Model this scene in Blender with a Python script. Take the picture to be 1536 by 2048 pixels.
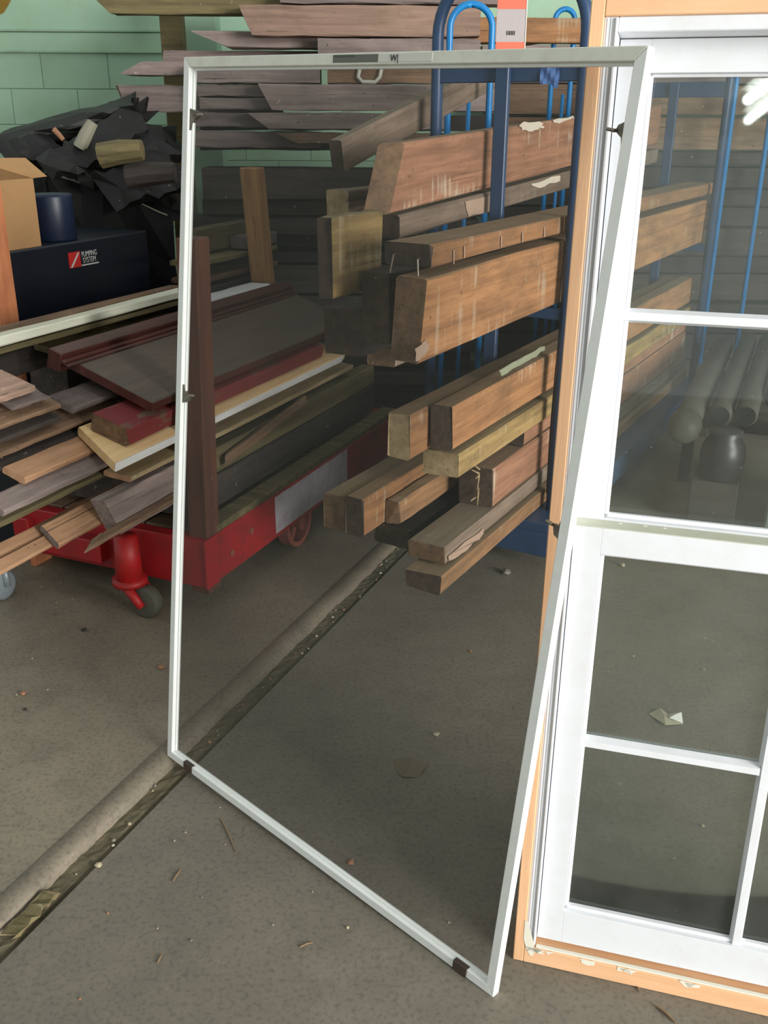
import bpy, bmesh, math, random
import numpy as np
from mathutils import Vector, Matrix

for o in list(bpy.data.objects):
    bpy.data.objects.remove(o, do_unlink=True)
scene = bpy.context.scene
COL = scene.collection
random.seed(7)

# ---------------------------------------------------------------- camera
FPX = 1916.09
TH, RO, CAMH = math.radians(22.163), math.radians(-0.295), 1.55
_fw = np.array([0, math.cos(TH), -math.sin(TH)])
_r0 = np.array([1.0, 0, 0])
_d0 = np.cross(_fw, _r0)
RC = np.array([_r0 * math.cos(RO) + _d0 * math.sin(RO), -_r0 * math.sin(RO) + _d0 * math.cos(RO), _fw])
cam_data = bpy.data.cameras.new('camera')
cam_data.sensor_fit = 'VERTICAL'
cam_data.sensor_height = 36.0
cam_data.sensor_width = 27.0
cam_data.lens = FPX / 2048.0 * 36.0
cam_data.clip_start = 0.05
cam = bpy.data.objects.new('camera', cam_data)
COL.objects.link(cam)
mw = Matrix.Identity(4)
for i in range(3):
    mw[i][0] = RC[0][i]
    mw[i][1] = -RC[1][i]
    mw[i][2] = -RC[2][i]
mw[2][3] = CAMH
cam.matrix_world = mw
scene.camera = cam

# ---------------------------------------------------------------- light
scene.view_settings.view_transform = 'Standard'
scene.view_settings.look = 'None'
scene.view_settings.gamma = 1.0
scene.view_settings.use_curve_mapping = False
scene.view_settings.exposure = 0.0
world = bpy.data.worlds.new('hall_light')
scene.world = world
world.use_nodes = True
bg = world.node_tree.nodes['Background']
bg.inputs[0].default_value = (0.93, 1.0, 0.97, 1)
bg.inputs[1].default_value = 0.58


def area_light(name, loc, target, sx, sy, energy, col):
    ld = bpy.data.lights.new(name, 'AREA')
    ld.shape = 'RECTANGLE'
    ld.size, ld.size_y, ld.energy, ld.color = sx, sy, energy, col
    lo = bpy.data.objects.new(name, ld)
    COL.objects.link(lo)
    lo.location = loc
    lo.rotation_euler = (Vector(target) - Vector(loc)).to_track_quat('-Z', 'Y').to_euler()
    return lo


# daylight from the open loading door behind and to the right of the camera
area_light('loading_door_daylight', (6.3, -3.9, 2.3), (0.2, 2.2, 0.7), 3.8, 3.4, 1320, (1.0, 0.985, 0.95))


# ---------------------------------------------------------------- pixel helpers (photo 1536 x 2048)
def ray(x, y):
    return np.array([x - 768.0, y - 1024.0, FPX]) @ RC


OC = np.array([0, 0, CAMH])


def hit(x, y, n, d):
    n = np.array(n, float)
    v = ray(x, y)
    return OC + (d - n @ OC) / (n @ v) * v


class Fr:
    """horizontal frame: D runs away from the camera, S to the right"""

    def __init__(s, deg):
        a = math.radians(deg)
        s.yaw = a
        s.D = np.array([math.sin(a), math.cos(a), 0])
        s.S = np.array([math.cos(a), -math.sin(a), 0])

    def g(s, d, w, z):
        return Vector(d * s.D + w * s.S + np.array([0, 0, z]))

    def loc(s, P):
        return np.array([P @ s.D, P @ s.S, P[2]])

    def at_s(s, x, y, w):
        return s.loc(hit(x, y, s.S, w))

    def at_z(s, x, y, z):
        return s.loc(hit(x, y, (0, 0, 1), z))


T = Fr(29.62)   # timbers on the blue truck
K = Fr(23.23)   # step in the floor, red cart
STEP = 0.023


# ---------------------------------------------------------------- materials
def lin(c):
    return tuple((v / 255.0 / 12.92) if v / 255.0 <= 0.04045 else ((v / 255.0 + 0.055) / 1.055) ** 2.4 for v in c) + (1,)


MATS = {}


def newmat(name):
    m = bpy.data.materials.new(name)
    m.use_nodes = True
    nt = m.node_tree
    nt.nodes.clear()
    out = nt.nodes.new('ShaderNodeOutputMaterial')
    b = nt.nodes.new('ShaderNodeBsdfPrincipled')
    nt.links.new(b.outputs[0], out.inputs[0])
    MATS[name] = m
    return m, nt, b, out


def N(nt, t, **kw):
    n = nt.nodes.new(t)
    for k, v in kw.items():
        setattr(n, k, v)
    return n


def noise(nt, vec, scale, detail=4, rough=0.6, dist=0.0):
    n = N(nt, 'ShaderNodeTexNoise')
    n.inputs['Scale'].default_value = scale
    n.inputs['Detail'].default_value = detail
    n.inputs['Roughness'].default_value = rough
    n.inputs['Distortion'].default_value = dist
    nt.links.new(vec, n.inputs['Vector'])
    return n.outputs['Fac']


def ramp(nt, fac, stops):
    r = N(nt, 'ShaderNodeValToRGB')
    el = r.color_ramp.elements
    while len(el) < len(stops):
        el.new(0.5)
    for e, (p, c) in zip(el, stops):
        e.position = p
        e.color = c if len(c) == 4 else tuple(c) + (1,)
    nt.links.new(fac, r.inputs[0])
    return r.outputs[0]


def mix(nt, fac, a, b, mode='MIX'):
    m = N(nt, 'ShaderNodeMix', data_type='RGBA', blend_type=mode)
    if isinstance(fac, (int, float)):
        m.inputs[0].default_value = fac
    else:
        nt.links.new(fac, m.inputs[0])
    for i, v in ((6, a), (7, b)):
        if isinstance(v, tuple):
            m.inputs[i].default_value = v
        else:
            nt.links.new(v, m.inputs[i])
    return m.outputs[2]


def objvec(nt, scale):
    tc = N(nt, 'ShaderNodeTexCoord')
    oi = N(nt, 'ShaderNodeObjectInfo')
    mp = N(nt, 'ShaderNodeMapping')
    mp.inputs['Scale'].default_value = scale
    ad = N(nt, 'ShaderNodeVectorMath', operation='ADD')
    ml = N(nt, 'ShaderNodeMath', operation='MULTIPLY')
    ml.inputs[1].default_value = 37.0
    nt.links.new(oi.outputs['Random'], ml.inputs[0])
    nt.links.new(tc.outputs['Object'], mp.inputs['Vector'])
    nt.links.new(mp.outputs[0], ad.inputs[0])
    nt.links.new(ml.outputs[0], ad.inputs[1])
    return ad.outputs[0], oi.outputs['Random'], tc.outputs['Object']


def bump(nt, b, fac, strength, dist=0.004):
    bm = N(nt, 'ShaderNodeBump')
    bm.inputs['Strength'].default_value = strength
    bm.inputs['Distance'].default_value = dist
    nt.links.new(fac, bm.inputs['Height'])
    nt.links.new(bm.outputs[0], b.inputs['Normal'])


def wood(name, light, dark, stain=(40, 34, 28), stain_amt=0.45, rough=0.8, paint=None, paint_lo=0.55, chalk=0.0, vary=0.28, dust=0.0, axis='x', cracks=1.0):
    m, nt, b, out = newmat(name)

    def ax(a, c_):
        return (a, c_, c_) if axis == 'x' else (c_, c_, a)
    v, rnd, oc = objvec(nt, ax(1.3, 22))
    grain = noise(nt, v, 1.6, 6, 0.65, 0.4)
    c = ramp(nt, grain, [(0.32, lin(dark)), (0.62, lin(light))])
    v2, _, _ = objvec(nt, ax(1.0, 2.5))
    st = noise(nt, v2, 3.2, 5, 0.7)
    sf = ramp(nt, st, [(0.46, (0, 0, 0)), (0.72, (stain_amt,) * 3)])
    c = mix(nt, sf, c, lin(stain))
    v5, _, _ = objvec(nt, ax(0.55, 42))
    crk = noise(nt, v5, 1.7, 3, 0.55, 0.6)
    c = mix(nt, ramp(nt, crk, [(0.27, (0.75 * cracks,) * 3), (0.34, (0, 0, 0))]), c, lin(tuple(int(q * 0.45) for q in dark)))
    v6, _, _ = objvec(nt, (1, 1, 1))
    spk = noise(nt, v6, 46.0, 2, 0.5)
    c = mix(nt, ramp(nt, spk, [(0.24, (0.6 * cracks,) * 3), (0.29, (0, 0, 0))]), c, lin(tuple(int(q * 0.4) for q in dark)))
    c = mix(nt, ramp(nt, spk, [(0.72, (0, 0, 0)), (0.78, (0.35 * cracks,) * 3)]), c, lin((206, 196, 170)))
    if chalk > 0:      # pale vertical runs and mortar left on old beams
        v3, _, _ = objvec(nt, (34, 1.2, 1.2))
        ck = noise(nt, v3, 1.0, 3, 0.6)
        v4, _, _ = objvec(nt, (1.2, 3, 3))
        ck2 = noise(nt, v4, 2.2, 3, 0.6)
        mm = N(nt, 'ShaderNodeMath', operation='MULTIPLY')
        nt.links.new(ck, mm.inputs[0])
        nt.links.new(ck2, mm.inputs[1])
        cf = ramp(nt, mm.outputs[0], [(0.32, (0, 0, 0)), (0.42, (chalk,) * 3)])
        c = mix(nt, cf, c, lin((205, 196, 170)))
    if paint:
        pf = ramp(nt, st, [(paint_lo - 0.03, (1, 1, 1)), (paint_lo + 0.02, (0, 0, 0))])
        c = mix(nt, pf, c, lin(paint))
    if dust > 0:       # grey dust settled on upward faces
        ge = N(nt, 'ShaderNodeNewGeometry')
        sx = N(nt, 'ShaderNodeSeparateXYZ')
        nt.links.new(ge.outputs['Normal'], sx.inputs[0])
        c = mix(nt, ramp(nt, sx.outputs[2], [(0.75, (0, 0, 0)), (0.95, (dust,) * 3)]), c, lin((134, 124, 100)))
    hv = N(nt, 'ShaderNodeHueSaturation')
    mr = N(nt, 'ShaderNodeMapRange')
    mr.inputs[3].default_value = 1.0 - vary
    mr.inputs[4].default_value = 1.0 + vary
    nt.links.new(rnd, mr.inputs[0])
    nt.links.new(mr.outputs[0], hv.inputs['Value'])
    nt.links.new(c, hv.inputs['Color'])
    nt.links.new(hv.outputs[0], b.inputs['Base Color'])
    b.inputs['Roughness'].default_value = rough
    bump(nt, b, grain, 0.5, 0.003)
    return m


def plain(name, col, rough=0.5, metal=0.0, dirt=None, dirt_amt=0.4, dscale=9.0, spec=None):
    m, nt, b, out = newmat(name)
    if dirt:
        v, rnd, oc = objvec(nt, (1, 1, 1))
        f = noise(nt, v, dscale, 6, 0.7)
        c = mix(nt, ramp(nt, f, [(0.45, (0, 0, 0)), (0.75, (dirt_amt,) * 3)]), lin(col), lin(dirt))
        nt.links.new(c, b.inputs['Base Color'])
        bump(nt, b, f, 0.12, 0.002)
    else:
        b.inputs['Base Color'].default_value = lin(col)
    b.inputs['Roughness'].default_value = rough
    b.inputs['Metallic'].default_value = metal
    if spec is not None:
        b.inputs['Specular IOR Level'].default_value = spec
    return m


def concrete(name, a, bcol, c3, rough):
    m, nt, b, out = newmat(name)
    tc = N(nt, 'ShaderNodeTexCoord')
    v = tc.outputs['Object']
    n1 = noise(nt, v, 1.3, 6, 0.6)
    n2 = noise(nt, v, 9.0, 8, 0.75)
    n3 = noise(nt, v, 90.0, 3, 0.6)
    c = ramp(nt, n1, [(0.35, lin(a)), (0.65, lin(bcol))])
    c = mix(nt, ramp(nt, n2, [(0.45, (0, 0, 0)), (0.72, (0.55,) * 3)]), c, lin(c3))
    c = mix(nt, ramp(nt, n3, [(0.35, (0.35,) * 3), (0.5, (0, 0, 0))]), c, lin((66, 60, 52)))
    c = mix(nt, ramp(nt, n3, [(0.68, (0, 0, 0)), (0.74, (0.5,) * 3)]), c, lin((150, 142, 128)))
    nt.links.new(c, b.inputs['Base Color'])
    b.inputs['Roughness'].default_value = rough
    bump(nt, b, n2, 0.15, 0.006)
    return m


concrete('concrete_lower', (112, 105, 93), (128, 121, 107), (98, 92, 82), 0.72)
concrete('concrete_upper', (122, 112, 97), (142, 132, 114), (104, 97, 85), 0.6)
concrete('concrete_nose', (118, 108, 93), (136, 126, 109), (100, 92, 80), 0.5)
concrete('joint_dirt', (84, 78, 60), (116, 106, 82), (58, 52, 40), 0.9)
plain('green_paint', (160, 192, 166), 0.65, dirt=(138, 160, 116), dirt_amt=0.5, dscale=2.5)
plain('green_mortar', (152, 182, 158), 0.8, dirt=(120, 120, 90), dirt_amt=0.5)
plain('rust_stain', (140, 110, 40), 0.9, dirt=(110, 80, 30))
plain('white_paint', (220, 222, 226), 0.42, dirt=(206, 206, 203), dirt_amt=0.5, dscale=14)
plain('white_liner', (222, 226, 232), 0.5, dirt=(208, 212, 220), dirt_amt=0.5, dscale=30)
plain('white_aluminium', (238, 241, 238), 0.38, dirt=(222, 224, 215), dirt_amt=0.45, dscale=24)
plain('grey_aluminium', (224, 226, 214), 0.45, dirt=(200, 197, 180), dirt_amt=0.6, dscale=30)
plain('ledge_dust', (196, 198, 178), 0.8, dirt=(176, 176, 152), dirt_amt=0.6, dscale=30)
plain('dark_seam', (34, 30, 28), 0.9)
plain('spring_steel', (120, 116, 104), 0.35, metal=0.7, dirt=(78, 66, 52), dirt_amt=0.8, dscale=60)
plain('keeper_brown', (70, 56, 48), 0.6, dirt=(48, 40, 36))
plain('label_grey', (104, 104, 98), 0.6)
plain('label_dark', (78, 84, 74), 0.6)
plain('label_white', (216, 214, 206), 0.6)
plain('ink', (48, 44, 42), 0.7)
plain('flaked_paint', (226, 222, 206), 0.6)
wood('fir_frame', (232, 186, 144), (222, 172, 128), stain=(208, 152, 108), stain_amt=0.35, rough=0.6, vary=0.03, cracks=0.0)
wood('fir_upright', (232, 186, 144), (222, 172, 128), stain=(208, 152, 108), stain_amt=0.35, rough=0.6, vary=0.03, cracks=0.0, axis='z')
wood('timber_orange', (178, 128, 84), (134, 92, 58), stain=(86, 66, 48), stain_amt=0.6, chalk=0.35, dust=0.55)
wood('timber_red', (166, 120, 92), (130, 90, 66), stain=(96, 70, 52), stain_amt=0.5, chalk=0.55, dust=0.55)
wood('timber_brown', (150, 112, 76), (108, 80, 54), stain=(70, 58, 44), stain_amt=0.6, chalk=0.25, dust=0.55)
wood('timber_grey', (150, 130, 112), (116, 98, 82), stain=(84, 72, 60), stain_amt=0.5, chalk=0.2, dust=0.55)
wood('timber_yellow', (166, 138, 88), (120, 98, 60), stain=(74, 62, 44), stain_amt=0.7, chalk=0.3, dust=0.55)
wood('timber_dark', (60, 52, 44), (38, 33, 28), stain=(24, 22, 20), stain_amt=0.6)
wood('end_brown', (126, 98, 70), (92, 70, 50), stain=(60, 48, 38), stain_amt=0.6, vary=0.15)
wood('end_dark', (84, 68, 54), (58, 48, 40), stain=(40, 34, 30), stain_amt=0.6, vary=0.15)
wood('end_pale', (176, 156, 118), (146, 124, 88), stain=(108, 90, 66), stain_amt=0.5, vary=0.1)
wood('pine_fresh', (222, 190, 142), (208, 170, 118), stain=(182, 150, 100), stain_amt=0.4, vary=0.06, cracks=0.25)
wood('tan_board', (188, 146, 112), (160, 118, 86), stain=(116, 90, 68), stain_amt=0.5)
wood('salvage_brown', (132, 104, 80), (96, 74, 56), stain=(58, 48, 40), stain_amt=0.6)
wood('salvage_grey', (130, 116, 112), (98, 86, 82), stain=(70, 62, 58), stain_amt=0.5)
wood('salvage_olive', (120, 108, 72), (86, 76, 50), stain=(56, 50, 38), stain_amt=0.5)
wood('salvage_dark', (66, 58, 52), (44, 38, 34), stain=(30, 27, 25), stain_amt=0.6)
wood('charred', (22, 20, 18), (12, 11, 11), stain=(10, 10, 10), stain_amt=0.5, rough=0.6)
wood('mauve_grey', (146, 130, 124), (112, 98, 94), stain=(88, 76, 70), stain_amt=0.5)
wood('pink_grey', (170, 138, 120), (134, 108, 96), stain=(110, 96, 70), stain_amt=0.5)
wood('red_painted', (120, 92, 76), (90, 66, 54), stain=(70, 54, 44), stain_amt=0.4, paint=(112, 40, 40), paint_lo=0.6, vary=0.05)
wood('maroon_varnish', (84, 44, 38), (62, 34, 30), stain=(44, 28, 26), stain_amt=0.4, rough=0.35, vary=0.04, cracks=0.25)
wood('panel_brown', (92, 78, 68), (78, 66, 58), stain=(64, 56, 50), stain_amt=0.5, rough=0.45, vary=0.04, cracks=0.25)
wood('white_edge', (226, 226, 224), (214, 214, 212), stain=(176, 172, 166), stain_amt=0.4, rough=0.5, vary=0.03, cracks=0.25)
wood('cream_trim', (228, 228, 208), (214, 212, 190), stain=(190, 186, 160), stain_amt=0.3, rough=0.5, vary=0.03, cracks=0.25)
wood('stake_red', (104, 62, 44), (78, 46, 34), stain=(66, 52, 42), stain_amt=0.5, vary=0.05, axis='z')
wood('stake_tan', (168, 128, 84), (136, 98, 62), stain=(96, 74, 50), stain_amt=0.4, vary=0.05, axis='z')
wood('plank_orange', (216, 142, 96), (186, 110, 70), stain=(150, 92, 64), stain_amt=0.5, vary=0.03, axis='z')
plain('cart_red', (158, 24, 30), 0.5, dirt=(74, 36, 30), dirt_amt=0.7, dscale=7)
plain('caster_red', (170, 26, 26), 0.5, dirt=(84, 40, 32), dirt_amt=0.6, dscale=18)
plain('wheel_rust', (142, 74, 62), 0.7, dirt=(92, 62, 50), dirt_amt=0.6, dscale=20)
plain('tyre_grey', (80, 78, 66), 0.8, dirt=(58, 56, 48))
plain('tyre_black', (34, 33, 31), 0.8)
plain('patch_white', (182, 178, 184), 0.6, dirt=(142, 120, 124), dirt_amt=0.6, dscale=16)
plain('truck_blue', (44, 70, 104), 0.42, dirt=(38, 54, 74), dirt_amt=0.6, dscale=12)
plain('hoop_blue', (24, 128, 194), 0.35, dirt=(28, 96, 152), dirt_amt=0.5, dscale=14)
plain('tape_blue', (120, 166, 228), 0.55, dirt=(36, 76, 158), dscale=40)
plain('sign_red', (214, 104, 78), 0.6)
plain('sign_grey', (170, 160, 160), 0.6, dirt=(160, 150, 150), dscale=60)
plain('cabinet_navy', (14, 20, 32), 0.4, dirt=(20, 22, 26), dirt_amt=0.5)
plain('drum_navy', (22, 34, 58), 0.4, dirt=(18, 24, 38))
plain('cardboard', (176, 136, 92), 0.85, dirt=(158, 120, 78), dirt_amt=0.5, dscale=6)
plain('decal_red', (196, 40, 36), 0.5)
plain('decal_white', (206, 204, 200), 0.5)
plain('tar_sheet', (20, 19, 19), 0.6, dirt=(32, 29, 27), dirt_amt=0.5, dscale=8)
plain('pale_fray', (150, 146, 128), 0.8)
plain('pipe_iron', (72, 67, 58), 0.65, dirt=(50, 44, 38), dirt_amt=0.7, dscale=10)
plain('pipe_hole', (16, 16, 16), 0.9)
plain('jug_dark', (44, 40, 42), 0.4, dirt=(40, 36, 36), dscale=15)
plain('bin_grey', (112, 120, 112), 0.6, dirt=(96, 100, 94))
plain('caster_zinc', (156, 166, 172), 0.4, metal=0.3, dirt=(130, 138, 140))
plain('nail_steel', (150, 140, 128), 0.4, metal=0.8)
plain('pebble', (172, 160, 132), 0.8, dirt=(130, 118, 96), dscale=60)
plain('pebble_grey', (128, 122, 112), 0.8, dirt=(100, 94, 84), dscale=60)
plain('chip_brick', (156, 112, 84), 0.8, dirt=(120, 82, 62), dscale=60)
plain('straw', (132, 108, 80), 0.8)
plain('paper_pale', (176, 168, 142), 0.8, dirt=(130, 122, 98), dscale=40)
plain('card_flake', (114, 102, 82), 0.85, dirt=(96, 86, 70), dscale=40)
plain('lime_white', (206, 196, 178), 0.85, dirt=(176, 158, 134), dscale=60)
plain('lime_pink', (172, 146, 126), 0.85, dirt=(146, 120, 98), dscale=50)
plain('lichen', (146, 150, 124), 0.9, dirt=(124, 124, 96), dscale=60)
plain('strip_brown', (62, 50, 34), 0.8)
plain('fitting_white', (190, 188, 176), 0.45)
plain('lamp_housing', (220, 220, 216), 0.5)
m, nt, b, out = newmat('lamp_tube')
b.inputs['Base Color'].default_value = (1, 1, 1, 1)
b.inputs['Emission Color'].default_value = (0.92, 1.0, 0.96, 1)
b.inputs['Emission Strength'].default_value = 14.0

# window glass: thin pane, reflects by Fresnel, lets light through, a little dust
m, nt, b, out = newmat('dusty_glass')
nt.nodes.remove(b)
tr = N(nt, 'ShaderNodeBsdfTransparent')
tr.inputs[0].default_value = (0.84, 0.88, 0.86, 1)
gl = N(nt, 'ShaderNodeBsdfGlossy')
gl.inputs['Roughness'].default_value = 0.02
gl.inputs[0].default_value = (0.95, 0.97, 0.96, 1)
fr = N(nt, 'ShaderNodeFresnel')
fr.inputs[0].default_value = 1.62
mx = N(nt, 'ShaderNodeMixShader')
nt.links.new(fr.outputs[0], mx.inputs[0])
nt.links.new(tr.outputs[0], mx.inputs[1])
nt.links.new(gl.outputs[0], mx.inputs[2])
df = N(nt, 'ShaderNodeBsdfDiffuse')
df.inputs[0].default_value = lin((176, 180, 172))
tc = N(nt, 'ShaderNodeTexCoord')
nf = noise(nt, tc.outputs['Object'], 5.0, 6, 0.7)
nf2 = noise(nt, tc.outputs['Object'], 130.0, 2, 0.5)
dust = ramp(nt, nf, [(0.3, (0.03,) * 3), (0.75, (0.10,) * 3)])
spk = ramp(nt, nf2, [(0.76, (0, 0, 0)), (0.80, (0.5,) * 3)])
dd = mix(nt, 1.0, dust, spk, 'ADD')
mx2 = N(nt, 'ShaderNodeMixShader')
nt.links.new(dd, mx2.inputs[0])
nt.links.new(mx.outputs[0], mx2.inputs[1])
nt.links.new(df.outputs[0], mx2.inputs[2])
nt.links.new(mx2.outputs[0], out.inputs[0])

# insect mesh: open weave of thin dark wire
m, nt, b, out = newmat('insect_mesh')
nt.nodes.remove(b)
tr = N(nt, 'ShaderNodeBsdfTransparent')
df = N(nt, 'ShaderNodeBsdfDiffuse')
df.inputs[0].default_value = lin((84, 86, 82))
mx = N(nt, 'ShaderNodeMixShader')
mx.inputs[0].default_value = 0.33
nt.links.new(tr.outputs[0], mx.inputs[1])
nt.links.new(df.outputs[0], mx.inputs[2])
nt.links.new(mx.outputs[0], out.inputs[0])


# ---------------------------------------------------------------- mesh helpers
def tag(o, label, cat, group=None):
    o['label'] = label
    o['category'] = cat
    if group:
        o['group'] = group
    return o


def structure(o):
    o['kind'] = 'structure'
    return o


def mesh_obj(name, bm, mats, parent=None, smooth=False):
    me = bpy.data.meshes.new(name)
    bm.normal_update()
    bm.to_mesh(me)
    bm.free()
    if isinstance(mats, str):
        mats = [mats]
    for k in mats:
        me.materials.append(MATS[k])
    if smooth:
        for p in me.polygons:
            p.use_smooth = True
    o = bpy.data.objects.new(name, me)
    COL.objects.link(o)
    if parent is not None:
        o.parent = parent
    return o


def empty(name, mat4):
    o = bpy.data.objects.new(name, None)
    o.empty_display_size = 0.1
    COL.objects.link(o)
    o.matrix_world = mat4
    return o


def frame_mat(x, y, z, loc):
    M = Matrix.Identity(4)
    for i in range(3):
        M[i][0], M[i][1], M[i][2], M[i][3] = x[i], y[i], z[i], loc[i]
    return M


def add_box(bm, x0, x1, y0, y1, z0, z1, bev=0.0, mi=0):
    r = bmesh.ops.create_cube(bm, size=1.0)
    vs = r['verts']
    for v in vs:
        v.co = Vector(((x0 + x1) / 2 + v.co.x * (x1 - x0), (y0 + y1) / 2 + v.co.y * (y1 - y0), (z0 + z1) / 2 + v.co.z * (z1 - z0)))
    fs = set(f for v in vs for f in v.link_faces)
    for f in fs:
        f.material_index = mi
    if bev > 0:
        es = list(set(e for v in vs for e in v.link_edges))
        bmesh.ops.bevel(bm, geom=es, offset=bev, segments=1, profile=0.5, affect='EDGES')
    return vs


def box_obj(name, x0, x1, y0, y1, z0, z1, mat, parent=None, bev=0.0015):
    bm = bmesh.new()
    add_box(bm, x0, x1, y0, y1, z0, z1, bev)
    return mesh_obj(name, bm, mat, parent)


def add_tube(bm, pts, r, n=12, caps=True):
    """tube along a polyline; r number or list"""
    pts = [Vector(p) for p in pts]
    rings = []
    prev = None
    for i, p in enumerate(pts):
        a = pts[max(i - 1, 0)]
        c = pts[min(i + 1, len(pts) - 1)]
        t = (c - a).normalized()
        if prev is None:
            ref = Vector((0, 0, 1)) if abs(t.z) < 0.9 else Vector((1, 0, 0))
            u = t.cross(ref).normalized()
        else:
            u = (prev - t * prev.dot(t)).normalized()
        prev = u
        v = t.cross(u)
        rr = r[i] if isinstance(r, (list, tuple)) else r
        rings.append([bm.verts.new(p + (u * math.cos(2 * math.pi * k / n) + v * math.sin(2 * math.pi * k / n)) * rr) for k in range(n)])
    for a, c in zip(rings, rings[1:]):
        for k in range(n):
            bm.faces.new((a[k], a[(k + 1) % n], c[(k + 1) % n], c[k]))
    if caps:
        bm.faces.new(list(reversed(rings[0])))
        bm.faces.new(rings[-1])
    return rings


def tube_obj(name, pts, r, mat, parent=None, n=12):
    bm = bmesh.new()
    add_tube(bm, pts, r, n)
    return mesh_obj(name, bm, mat, parent, smooth=True)


def arc_hoop(base0, base1, top, rad, steps=8):
    """points of an upside-down U between two feet"""
    b0, b1 = Vector(base0), Vector(base1)
    side = (b1 - b0)
    w = side.length
    side.normalize()
    rad = min(rad, w / 2)
    up = Vector((0, 0, 1))
    z = top
    pts = [b0]
    c0 = Vector((b0.x, b0.y, 0)) + side * rad
    c1 = Vector((b1.x, b1.y, 0)) - side * rad
    for k in range(steps + 1):
        a = math.pi - k * (math.pi / 2) / steps
        pts.append(c0 + side * math.cos(a) * rad + up * (z - rad + math.sin(a) * rad))
    for k in range(steps + 1):
        a = math.pi / 2 - k * (math.pi / 2) / steps
        pts.append(c1 + side * math.cos(a) * rad + up * (z - rad + math.sin(a) * rad))
    pts.append(b1)
    return pts


def plank(name, label, cat, F, d0, d1, s0, s1, z0, z1, mat, end=None, dyaw=0.0, pitch=0.0, roll=0.0,
          cut_s=0.0, cut_z=0.0, rough=0.0015, cham=0.004, group=None, bow=0.0, jag=0.0, parent=None, segs=7, far_cut=0.0):
    """sawn board; local x = length from its near end, y = to the left, z = up"""
    L, w, t = d1 - d0, abs(s1 - s0), z1 - z0
    rnd = random.Random(hash((round(d0, 3), round(s0, 3), round(z0, 3))) & 0xffff)
    cham = min(cham, w * 0.3, t * 0.3)
    prof = [(-w / 2 + cham, 0), (w / 2 - cham, 0), (w / 2, cham), (w / 2, t - cham), (w / 2 - cham, t), (-w / 2 + cham, t), (-w / 2, t - cham), (-w / 2, cham)]
    bm = bmesh.new()
    rings = []
    for i in range(segs + 1):
        f = i / segs
        ring = []
        for (y, z) in prof:
            x = L * f
            if i == 0:
                x += cut_s * (y / w + 0.5) + cut_z * (z / t) + rnd.uniform(-jag, jag)
            elif i == segs:
                x += far_cut * (y / w + 0.5) + rnd.uniform(-jag, jag)
            zz = z + bow * math.sin(math.pi * f)
            ring.append(bm.verts.new((x, y + rnd.uniform(-rough, rough), zz + rnd.uniform(-rough, rough))))
        rings.append(ring)
    for a, c in zip(rings, rings[1:]):
        for k in range(8):
            bm.faces.new((a[k], c[k], c[(k + 1) % 8], a[(k + 1) % 8]))
    f0 = bm.faces.new(rings[0])
    f1 = bm.faces.new(list(reversed(rings[-1])))
    bmesh.ops.recalc_face_normals(bm, faces=bm.faces[:])
    f0.material_index = 1
    f1.material_index = 1
    o = mesh_obj(name, bm, [mat, end or mat])
    a = F.yaw + dyaw
    X = Vector((math.sin(a) * math.cos(pitch), math.cos(a) * math.cos(pitch), math.sin(pitch)))
    Y = Vector((-math.cos(a), math.sin(a), 0))
    Z = X.cross(Y)
    Rr = Matrix.Rotation(roll, 4, X)
    Y, Z = Rr @ Y, Rr @ Z
    o.matrix_world = frame_mat(X, Y, Z, F.g(d0, (s0 + s1) / 2, z0))
    if parent is None:
        tag(o, label, cat, group)
    else:
        o.parent = parent
    return o


def text_obj(name, body, size, mat, parent, M, align='LEFT', xs=1.0):
    cu = bpy.data.curves.new(name, 'FONT')
    cu.body = body
    cu.size = size
    cu.align_x = align
    cu.extrude = 0.0004
    tmp = bpy.data.objects.new(name + '_tmp', cu)
    COL.objects.link(tmp)
    bpy.context.view_layer.update()
    dg = bpy.context.evaluated_depsgraph_get()
    me = bpy.data.meshes.new_from_object(tmp.evaluated_get(dg))
    bpy.data.objects.remove(tmp, do_unlink=True)
    me.materials.clear()
    me.materials.append(MATS[mat])
    for v in me.vertices:
        v.co.x *= xs
    me.name = name
    o = bpy.data.objects.new(name, me)
    COL.objects.link(o)
    o.parent = parent
    o.matrix_local = M
    return o


# ================================================================ SETTING
# floor, lower slab, and the raised slab beyond the step
def kquad(bm, d0, d1, s0, s1, z):
    return bm.faces.new([bm.verts.new(K.g(d, s, z)) for d, s in ((d0, s0), (d0, s1), (d1, s1), (d1, s0))])


SE = -1.255      # edge of the lower slab
bm = bmesh.new()
kquad(bm, -8, 9, SE, 9, 0.0)
structure(mesh_obj('floor', bm, 'concrete_lower'))
bm = bmesh.new()
kquad(bm, -8, 9, -8, SE - 0.115, STEP)
structure(mesh_obj('floor_raised', bm, 'concrete_upper'))
# rounded nosing of the raised slab
bm = bmesh.new()
prof = [(-0.135, STEP - 0.003), (-0.117, STEP - 0.002), (-0.113, STEP + 0.0010), (-0.088, STEP + 0.001), (-0.076, STEP - 0.001), (-0.067, STEP - 0.005), (-0.060, STEP - 0.012), (-0.056, -0.012)]
rnd = random.Random(3)
rings = []
nn = 140
for i in range(nn + 1):
    d = -2 + 10.0 * i / nn
    j = rnd.uniform(-0.003, 0.003)
    rings.append([bm.verts.new(K.g(d, SE + s + (j if k > 2 else 0), z)) for k, (s, z) in enumerate(prof)])
for a, c in zip(rings, rings[1:]):
    for k in range(len(prof) - 1):
        bm.faces.new((a[k], a[k + 1], c[k + 1], c[k]))
structure(mesh_obj('trim_1', bm, 'concrete_nose', smooth=True))
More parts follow.
